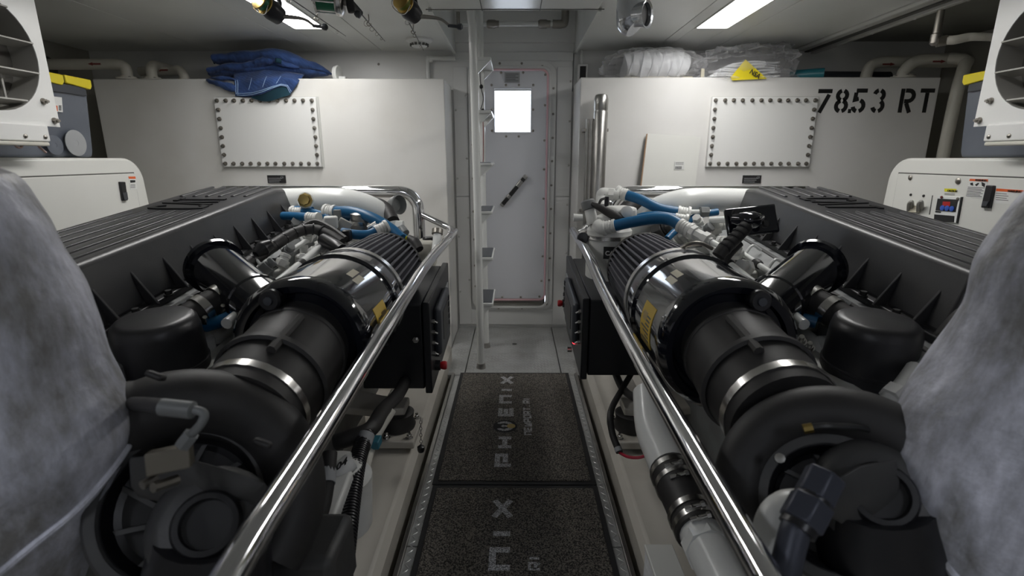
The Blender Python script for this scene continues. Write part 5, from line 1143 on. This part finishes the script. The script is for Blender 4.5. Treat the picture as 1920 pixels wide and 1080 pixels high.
# folded quilted blanket
def blanket():
    b = thing('moving_blanket', (-1.66, 3.75, zl), 'folded blue quilted blanket hanging over the top of the left tank', 'blanket')
    def roll(pts, rad, sq, seed, name='blanket_fold', m='quilt_blue'):
        P = smooth_path(pts, 8); n = 20; rings = []
        for i, p in enumerate(P):
            t = i / (len(P) - 1); k = t * (len(rad) - 1); j = min(int(k), len(rad) - 2); r = rad[j] + (rad[j + 1] - rad[j]) * (k - j)
            d = (P[min(i + 1, len(P) - 1)] - P[max(i - 1, 0)]).normalized(); u = Vector((0, 1, 0)); u = (u - d * u.dot(d)).normalized(); w = d.cross(u)
            ring = []
            for q in range(n):
                a = 2 * PI * q / n; v = p + u * math.cos(a) * r * sq + w * math.sin(a) * r
                v += (v - p).normalized() * (noise.fractal(v * 9 + Vector((seed, 0, 0)), 1, 2, 3) * .016 - abs(noise.noise(v * Vector((1, 1, 1)) * 16 + Vector((seed, 4, 0)))) * .016)
                v.z = max(v.z, zl + .002) if v.y > 3.598 else v.z
                ring.append(v)
            rings.append(ring)
        return MB().loft(rings).build(name, m, b, subsurf=1)
    g = lambda px, py, Y: pt(px, py, Y=Y)
    # lowest fold, lying along the tank edge
    roll([g(392, 140, 3.70), g(440, 136, 3.72), g(500, 132, 3.74), g(560, 134, 3.76), g(615, 139, 3.78)], [.02, .035, .04, .04, .012], 3.0, 1)
    # middle fold
    roll([g(392, 134, 3.66), g(430, 128, 3.66), g(475, 124, 3.67), g(510, 118, 3.70), g(550, 122, 3.72)], [.022, .032, .032, .032, .02], 2.4, 2)
    # big upper fold
    roll([g(404, 112, 3.70), g(440, 110, 3.70), g(485, 106, 3.70), g(520, 106, 3.70), g(560, 118, 3.72), g(600, 130, 3.75), g(622, 139, 3.78)], [.038, .045, .050, .055, .048, .026, .008], 2.2, 3)
    roll([g(478, 118, 3.62), g(500, 114, 3.62), g(512, 110, 3.63), g(530, 120, 3.63), g(560, 127, 3.66)], [.018, .026, .020, .026, .012], 1.6, 4)
    MB().lathe(g(400, 112, 3.66), (-1, -.35, .05), [(0, .026), (.006, .024), (.007, .002)], 18).build('fold_mouth', 'quilt_lining', b)
    MB().lathe(g(519, 113, 3.575), (-.8, -.8, .1), [(-.02, .016), (.012, .014), (.013, .002)], 14).build('fold_mouth', 'quilt_lining', b)
    # small fold hanging at the left
    roll([g(384, 150, 3.585), g(405, 155, 3.575), g(425, 161, 3.57), g(442, 166, 3.575)], [.012, .026, .030, .026], 1.1, 6)
    roll([g(388, 146, 3.60), g(415, 147, 3.585), g(440, 150, 3.58)], [.012, .022, .022], 1.2, 7)
    # flap hanging down over the front of the tank
    top = [(436, 136), (455, 132), (475, 129), (495, 127), (515, 129), (535, 133), (552, 136), (568, 139)]
    bot = [(439, 180), (455, 181.5), (470, 180), (490, 175), (508, 167), (524, 161), (536, 163), (542, 176)]
    def row(L_, u):
        k = u * (len(L_) - 1); a_ = min(int(k), len(L_) - 2); f_ = k - a_; return (L_[a_][0] + (L_[a_ + 1][0] - L_[a_][0]) * f_, L_[a_][1] + (L_[a_ + 1][1] - L_[a_][1]) * f_)
    def flap(u, v):
        a_, c_ = row(top, u), row(bot, u); px, py = a_[0] + (c_[0] - a_[0]) * v, a_[1] + (c_[1] - a_[1]) * v
        Y = 3.66 - .10 * min(1, v * 2.2) + .012 * math.sin(7 * u + 1) * v - .035 * v * math.sin(PI * u) ** 2
        p = pt(px, py, Y=Y); return p + Vector((0, -1, 0)) * noise.noise(p * 12) * .010
    fl = MB().grid(flap, 42, 16).build('blanket_flap', 'quilt_blue', b)
    so = fl.modifiers.new('thick', 'SOLIDIFY'); so.thickness = .010; so.offset = -1
    F = lambda u, v: flap(u, v) + Vector((0, -.005, 0))
    for v0 in (.95, .88): MB().tube([F(k / 28, v0) for k in range(1, 29)], .0021, 6, sm=0).build('stitch_line', 'quilt_stitch', b)
    for u0 in (.025, .055): MB().tube([F(u0, v / 12) for v in range(4, 12)], .0021, 6, sm=0).build('stitch_line', 'quilt_stitch', b)
    # quilting seams across the flap
    for u0 in (.3, .5, .7): MB().tube([F(u0 - .08 * v / 10, v / 12) - Vector((0, -.002, 0)) for v in range(4, 10)], .0012, 5, sm=0).build('quilting_line', 'quilt_stitch', b)
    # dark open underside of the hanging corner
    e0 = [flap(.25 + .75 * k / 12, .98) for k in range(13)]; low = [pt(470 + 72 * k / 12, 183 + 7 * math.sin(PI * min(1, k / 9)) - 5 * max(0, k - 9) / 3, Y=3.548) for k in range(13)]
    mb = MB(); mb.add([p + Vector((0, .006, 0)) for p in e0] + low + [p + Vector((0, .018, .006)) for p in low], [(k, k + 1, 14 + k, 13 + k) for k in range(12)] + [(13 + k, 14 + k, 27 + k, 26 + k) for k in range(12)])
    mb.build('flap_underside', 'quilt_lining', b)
    return b
blanket()

# clear plastic bags with white pads
def crumple(c, rx, ry, rz, seed, amp, tail=None):
    n, m = 44, 26; rings = []
    for j in range(1, m):
        ph = PI * j / m - PI / 2; ring = []
        for k in range(n):
            a = 2 * PI * k / n; d = Vector((math.cos(a) * math.cos(ph), math.sin(a) * math.cos(ph), math.sin(ph)))
            q = Vector((abs(d.x) ** .8 * math.copysign(1, d.x) * rx, abs(d.y) ** .8 * math.copysign(1, d.y) * ry, abs(d.z) ** .8 * math.copysign(1, d.z) * rz))
            s = 1 + amp * (abs(noise.noise(d * 3.1 + Vector((seed, 1, 2)))) * 1.6 - .5) + amp * .7 * (1 - abs(noise.noise(d * 6 + Vector((seed, 5, 2)))) * 2)
            v = Vector(c) + q * s
            if tail: v += tail(d)
            v.z = max(v.z, zr + .003); ring.append(v)
        rings.append(ring)
    return MB().loft(rings)
b1 = thing('plastic_bag', (.93, 3.78, zr), 'clear plastic bag packed with round white pads on the right tank', 'bag')
def pads(u, v): return None
rings = []; n = 40
for k in range(41):
    t = k / 40; x = .745 + .42 * t; r = .098 * (1 - .35 * max(0, .25 - t) / .25 * .6) * (1 - .3 * max(0, t - .9) / .1) + .004 * math.sin(k * 2.6)
    ring = []
    for q in range(n):
        a = 2 * PI * q / n; p = Vector((x + .012 * math.sin(a * 2 + k), 3.77 + math.cos(a) * r * 1.25, zr + .100 + math.sin(a) * r)); p += Vector((0, math.cos(a), math.sin(a))) * noise.noise(p * 22) * .008
        p.z = max(p.z, zr + .004); ring.append(p)
    rings.append(ring)
MB().loft(rings).build('pad_roll', 'pad_white', b1)
MB().span((.74, 3.70, zr + .001), (1.20, 3.86, zr + .02)).build('pad_tray', 'cream_label', b1, bevel=.004)
def tail1(d): return Vector((.05 * max(0, d.x - .75) * 4, 0, .05 * max(0, d.x - .8))) + Vector((-.06 * max(0, -d.x - .7), -.02 * max(0, -d.x - .6), -.05 * max(0, -d.x - .6)))
crumple((.93, 3.77, zr + .098), .315, .145, .108, 3.3, .10, tail1).build('bag_film', 'film', b1)
st = MB().box((1.255, 3.68, zr + .033), (.022, .012, .066)); tag(st.build('strap_end', 'cream_label', b1), 'cream strap end')
b2 = thing('plastic_bag', (1.58, 3.75, zr), 'clear crumpled plastic bag of folded white sheets with a yellow tag', 'bag')
for k in range(6):
    w_ = .46 - .03 * k; x = 1.53 + .012 * k
    mb = MB().grid(lambda u, v: Vector((x + (u - .5) * w_, 3.64 + v * .26, zr + .012 + k * .017 + .006 * math.sin(u * 7 + k) + .010 * (u - .5) * (1 if k % 2 else -.4))), 16, 4)
    o = mb.build('folded_sheet', 'pad_white', b2); sm = o.modifiers.new('thick', 'SOLIDIFY'); sm.thickness = .011; sm.offset = 0
def tail2(d): return Vector((.10 * max(0, d.x - .5), 0, .05 * max(0, d.x) * max(0, d.z))) + Vector((-.10 * max(0, -d.x - .5), 0, -.03 * max(0, -d.x - .4)))
crumple((1.56, 3.76, zr + .085), .285, .15, .125, 8.1, .24, tail2).build('bag_film', 'film', b2)
tg = [pt(1396, 112, Y=3.61), pt(1436, 148, Y=3.585), pt(1372, 151, Y=3.585), pt(1368, 146, Y=3.59)]
yt = MB().loft([tg, [p + Vector((0, -.003, 0)) for p in tg]]).build('yellow_tag', 'yellow', b2)
dirv = (pt(1424, 140, Y=3.58) - pt(1408, 130, Y=3.58)).normalized(); upv = Vector((.35, -.15, .6)); upv = (upv - dirv * upv.dot(dirv)).normalized()
for i, (s_, sz, q) in enumerate((('NSA', .040, (1403, 137)),)):
    text('print_mark', s_, sz, pt(*q, Y=3.577), dirv, upv, 'ink', yt, bold=.0008)
fl = MB().grid(lambda u, v: Vector((1.30 + u * .44, 3.60 - .02 * math.sin(PI * v) - .012 * math.sin(u * 9), zr + .01 - v * .035 * math.sin(PI * min(1, u * 1.05)))), 20, 5).build('bag_edge', 'film', b2)

# stainless cylinder pair strapped to the tank
c = thing('steel_tube_rack', (.54, 3.5, .2), 'tall stainless tubes standing upright against the right tank', 'tube')
MB().lathe((.557, 3.50, .25), (0, 0, 1), [(0, .046), (1.39, .046), (1.395, .044), (1.405, .044), (1.41, .046), (1.47, .046), (1.495, .038), (1.502, .02), (1.503, .002)], 28).build('tube_body', 'steel_brushed', c)
for x, r, h in ((.496, .016, 1.60), (.474, .010, 1.60), (.516, .012, 1.59)):
    MB().cyl((x, 3.50, .25), (x, 3.50, h), r, n=14).build('side_rod', 'steel_brushed', c)
for z in (1.0, 1.53): MB().span((.45, 3.496, z - .01), (.612, 3.60, z + .01)).build('rack_clip', 'bolt_steel', c, bevel=.002)
# white board leaning on the tank
bd = thing('white_board', (1.06, 3.48, .2), 'white board with a small barcode label leaning on the right tank', 'board')
q = [(.888, 1.512), (1.245, 1.488), (1.205, .9), (.835, .9)]
def lean(z): return 3.585 - (1.52 - z) * .12
vs = [Vector((x, lean(z), z)) for x, z in q]
MB().loft([vs, [p + Vector((0, -.007, 0)) for p in vs]]).build('board_sheet', 'board_white', bd)
ed = [Vector((x, lean(z) - .004, z)) for x, z in ((.888, 1.512), (.880, 1.508), (.827, .9), (.835, .9))]
MB().loft([ed, [p + Vector((0, -.005, 0)) for p in ed]]).build('board_edge', 'cardboard', bd)
s0 = pt(1266, 304, Y=lean(1.3) - .012); s1 = pt(1280, 317, Y=lean(1.3) - .012)
lb = MB().span((s0.x - .006, s0.y - .001, s1.z - .004), (s1.x + .006, s0.y + .002, s0.z + .006)).build('barcode_label', 'white_label', bd)
for k in range(9): MB().span((s0.x + k * .005, s0.y - .0018, s1.z), (s0.x + k * .005 + .0022 + .001 * (k % 2), s0.y - .001, s1.z + .018)).build('bar', 'ink', lb)
for k in range(2): MB().span((s0.x, s0.y - .0018, s0.z - .005 - .009 * k), (s1.x, s0.y - .001, s0.z - .002 - .009 * k)).build('print_line', 'ink_soft', lb)
# switch box with antenna on the wall by the right tank
sb = thing('switch_box', (.48, 3.98, 1.87), 'small white switch box with dark window behind the right tank corner', 'switch')
a = pt(1092, 136, Y=4.0)
MB().span((a.x - .035, 3.985, a.z - .06), (a.x + .035, 4.038, a.z + .055)).build('box_case', 'plate_white', sb, bevel=.006)
MB().span((a.x - .022, 3.982, a.z - .05), (a.x + .022, 3.988, a.z + .04)).build('box_window', 'ink', sb)
MB().cyl((a.x - .01, 4.01, a.z + .055), (a.x - .012, 4.01, a.z + .16), .011, .008, 12).build('box_gland', 'pipe_white', sb)
MB().cyl((.425, 4.03, 1.83), (.428, 4.03, 2.09), .004, n=8).build('cable', 'ink_soft', sb)

# ================================================================ ceiling things
sd = thing('smoke_detector', pt(785, 78, Z=2.09), 'round white smoke detector on the ceiling left of the ladder', 'smoke detector')
sd.location = (-.63, 3.66, 2.11)
MB().lathe((-.63, 3.66, 2.11), (0, 0, -1), [(0, .085), (.012, .085), (.018, .078), (.022, .062), (.045, .050), (.052, .035), (.053, .002)], 32).build('detector_body', 'plate_white', sd)
for k in range(14):
    a = 2 * PI * k / 14; MB().box((-.63 + .056 * math.cos(a), 3.66 + .056 * math.sin(a), 2.110 - .036), (.010, .016, .014), Matrix.Rotation(a, 3, 'Z')).build('detector_slot', 'seam_dark', sd)
du = thing('air_duct', (.55, 2.62, 2.10), 'silver round duct end hanging from the ceiling right of the hatch', 'duct')
c = pt(1185, 22, t=2.42)
MB().tube([(c.x - .01, c.y + .0, 2.11), (c.x - .012, c.y, 2.03), (c.x - .01, c.y - .005, 1.975), (c.x + .01, c.y - .02, 1.945)], [.062, .064, .062, .045], 24).build('duct_pipe', 'silver_duct', du)
MB().lathe((c.x + .018, c.y - .03, 1.998), (.78, -.62, -.05), [(-.03, .05), (.02, .054), (.045, .058), (.05, .060), (.046, .050), (-.01, .044), (-.02, .002)], 28).build('duct_mouth', 'silver_duct', du)
MB().lathe((c.x + .035, c.y - .05, 1.998), (.78, -.62, -.05), [(0, .046), (.004, .045), (.005, .002)], 24).build('duct_screen', 'ink', du)
# pipe in the hatch well
gp = thing('hatch_pipe', (0, 3.9, 2.3), 'white pipe with dark couplings across the ceiling hatch', 'pipe')
za = pt(960, 45, Y=3.88).z
MB().cyl((-.38, 3.88, za), (.26, 3.88, za), .017, n=12).build('pipe', 'pipe_white', gp)
for x in (-.155, .20): MB().lathe((x - .04, 3.88, za), (1, 0, 0), [(0, .02), (.012, .028), (.055, .028), (.068, .022), (.085, .022)], 14).build('pipe_coupling', 'bolt_steel', gp)
MB().tube([(.26, 3.88, za), (.325, 3.88, za), (.345, 3.88, za + .025), (.345, 3.88, 2.44)], .027, 14).build('pipe_elbow', 'bolt_steel', gp)
MB().cyl((-.39, 3.86, za - .03), (-.39, 3.86, za + .07), .012, n=10).build('pipe_hanger', 'bolt_steel', gp)
MB().span((-.12, 3.5, 2.40), (.02, 3.8, 2.44)).build('hatch_latch', 'bolt_steel', gp, bevel=.006)
# hose in the dark outboard corner
cp = thing('copper_hose', (2.6, 3.0, 2.1), 'cream hose with bronze fitting under the dark deck above the right tote', 'hose')
MB().tube([pt(1762, 76, t=2.55), pt(1785, 76, t=2.52), pt(1810, 71, t=2.5), pt(1830, 70, t=2.48), pt(1880, 72, t=2.45)], [.02, .021, .02, .018, .018], 12).build('hose', 'pipe_cream', cp)
MB().lathe(pt(1750, 78, t=2.56), (0, 0, 1), [(-.02, .014), (-.01, .024), (.03, .024), (.035, .018), (.14, .016)], 12).build('hose_fitting', 'bolt_steel', cp)
MB().cyl(pt(1752, 80, t=2.555), pt(1772, 76, t=2.54), .024, n=12).build('hose_coupling', 'bolt_steel', cp)
hl = MB().lathe((-3.12, 3.66, f(112, 125, 3.66).z - .005), (1, 0, 0), [(-.001, .075), (.003, .075), (.004, .002)], 28); tag(hl.build('pipe_hole', 'seam_dark', bpy.data.objects['wall_left']), 'dark round pipe opening')

# fishing rods hung under the ceiling
def hook(parent, p):
    MB().tube([(p[0], p[1], 2.1095), (p[0], p[1], p[2] + .012), (p[0] - .012, p[1], p[2] - .004), (p[0], p[1], p[2] - .016), (p[0] + .012, p[1], p[2] - .004)], .003, 6).build('rod_hook', 'bolt_steel', parent)
def rod(butt, tip, lab, grip_m, grip):
    r = thing('fishing_rod', butt, lab, 'fishing rod')
    b, t = Vector(butt), Vector(tip); d = (t - b)
    MB().tube([b, b + d * .5, t], [.007, .0045, .0015], 8, sm=2).build('rod_blank', 'rod_dark', r)
    g = MB().tube([b + d * grip[0], b + d * grip[1]], [.013, .0145], 14, sm=0).build('rod_grip', grip_m, r)
    for k in range(4):
        p = b + d * (grip[1] + (.95 - grip[1]) * (k + 1) / 4.2); rr = .014 * (1 - .18 * k)
        MB().tube([p + Vector((rr * math.cos(a), 0, -rr - .004 + rr * math.sin(a))) for a in [2 * PI * j / 10 for j in range(11)]], .0013, 5, sm=0).build('line_guide', 'bolt_steel', r)
    hook(r, b + d * .30); hook(r, b + d * .75)
    return r
def spin_reel(c, s, lab, m, line):
    r = thing('fishing_reel', c, lab, 'fishing reel'); c = Vector(c)
    ax = Vector((-.35, -.75, .35)).normalized()
    MB().lathe(c, ax, [(-.065, .012), (-.06, .034), (-.02, .040), (.0, .036), (.008, .030)], 28).build('reel_rotor', 'rod_dark', r)
    sp = MB().lathe(c, ax, [(.006, .02), (.008, .036), (.013, .037), (.016, .028), (.034, .028), (.037, .036), (.042, .035), (.048, .016), (.049, .002)], 28).build('reel_spool', m, r)
    MB().lathe(c, ax, [(.0165, .029), (.034, .029)], 24, False).build('reel_line', line, sp)
    u, w, _ = frame(ax)
    MB().tube([c + ax * (.02) + (u * math.cos(a) + w * math.sin(a)) * (.05 + .012 * math.sin(a)) + ax * .012 * math.cos(2 * a) for a in [PI * 1.1 * k / 12 + 2.4 for k in range(13)]], .002, 6).build('reel_bail', 'steel', r)
    MB().tube([c - ax * .045 + Vector((0, 0, .02)), c - ax * .06 + Vector((.0, .01, .06)), c + Vector((0, .02, .105))], [.014, .009, .011], 12).build('reel_stem', 'rod_dark', r)
    h0 = c - ax * .04 + Vector((.03, 0, -.012)); h1 = h0 + Vector((.075, .01, -.006)); h2 = h0 + Vector((.115, .015, -.030)); h3 = h2 + Vector((.035, .0, -.004))
    h = MB().tube([h0 - Vector((.03, 0, 0)), h0, h1, h2], [.012, .009, .006, .005], 10).build('reel_handle', 'bolt_steel', r)
    MB().cyl(h2 - Vector((.006, 0, 0)), h3, .006, .007, 10).lathe(h3, (1, 0, -.1), [(-.006, .007), (.004, .013), (.014, .013), (.02, .006)], 14).build('handle_knob', 'grey_plastic', h)
    return r
zr_ = 2.045
r1 = rod((-1.03, 1.55, zr_), (-1.02, 3.36, zr_ + .02), 'dark fishing rod passing under the left ceiling lamp', 'foam_grip', (.0, .2))
r2 = rod((-.70, 1.60, zr_), (-.83, 3.55, zr_ + .03), 'dark fishing rod with black foam grip between two reels', 'foam_grip', (.44, .64))
r3 = rod((-.47, 1.60, zr_), (-.58, 3.52, zr_ - .03), 'thin fishing rod ending near the smoke detector', 'cork', (.0, .34))
spin_reel(pt(500, 12, t=2.02), 1, 'gold spinning reel hanging in front of the left ceiling lamp', 'gold', 'line_green')
spin_reel(pt(762, 12, t=2.02), 1, 'spinning reel with olive line nearest the ladder', 'gold', 'line_olive')
cr_ = thing('fishing_reel', pt(622, 6, t=2.0), 'drum reel with green line and black crank handle, between two spinning reels', 'fishing reel')
c = pt(612, 2, t=2.0); ax = Vector((1, .1, -.06)).normalized()
MB().lathe(c - ax * .045, ax, [(0, .002), (0, .042), (.006, .046), (.010, .042), (.010, .02)], 28).build('reel_plate', 'steel', cr_)
MB().lathe(c + ax * .035, ax, [(0, .02), (0, .046), (.01, .050), (.022, .048), (.03, .036), (.032, .002)], 28).build('reel_plate', 'steel', cr_)
MB().lathe(c - ax * .04, ax, [(0, .034), (.078, .034)], 24).build('reel_line', 'line_green', cr_)
for a in (.6, 1.8, 3.4, 4.6):
    o = Vector((0, math.cos(a), math.sin(a))) * .043; MB().cyl(c - ax * .045 + o, c + ax * .05 + o, .0035, n=8).build('reel_post', 'steel', cr_)
h = MB().tube([c + ax * .06, c + ax * .085, c + ax * .09 + Vector((0, -.01, -.02))], [.014, .010, .008], 12).build('reel_handle', 'bolt_steel', cr_)
MB().tube([c + ax * .088 + Vector((0, -.01, .05)), c + ax * .092 + Vector((0, -.012, -.012)), c + ax * .095 + Vector((0, -.012, -.035))], [.013, .0155, .013], 14).build('handle_knob', 'foam_grip', h)
MB().lathe(c + ax * .10 + Vector((0, .01, -.03)), (1, 0, -.3), [(0, .008), (.01, .015), (.022, .015), (.026, .008)], 14).build('handle_knob', 'grey_plastic', h)
MB().tube([c + Vector((0, 0, .04)), c + Vector((0, .02, .10))], .012, 10, sm=0).build('reel_foot', 'steel', cr_)
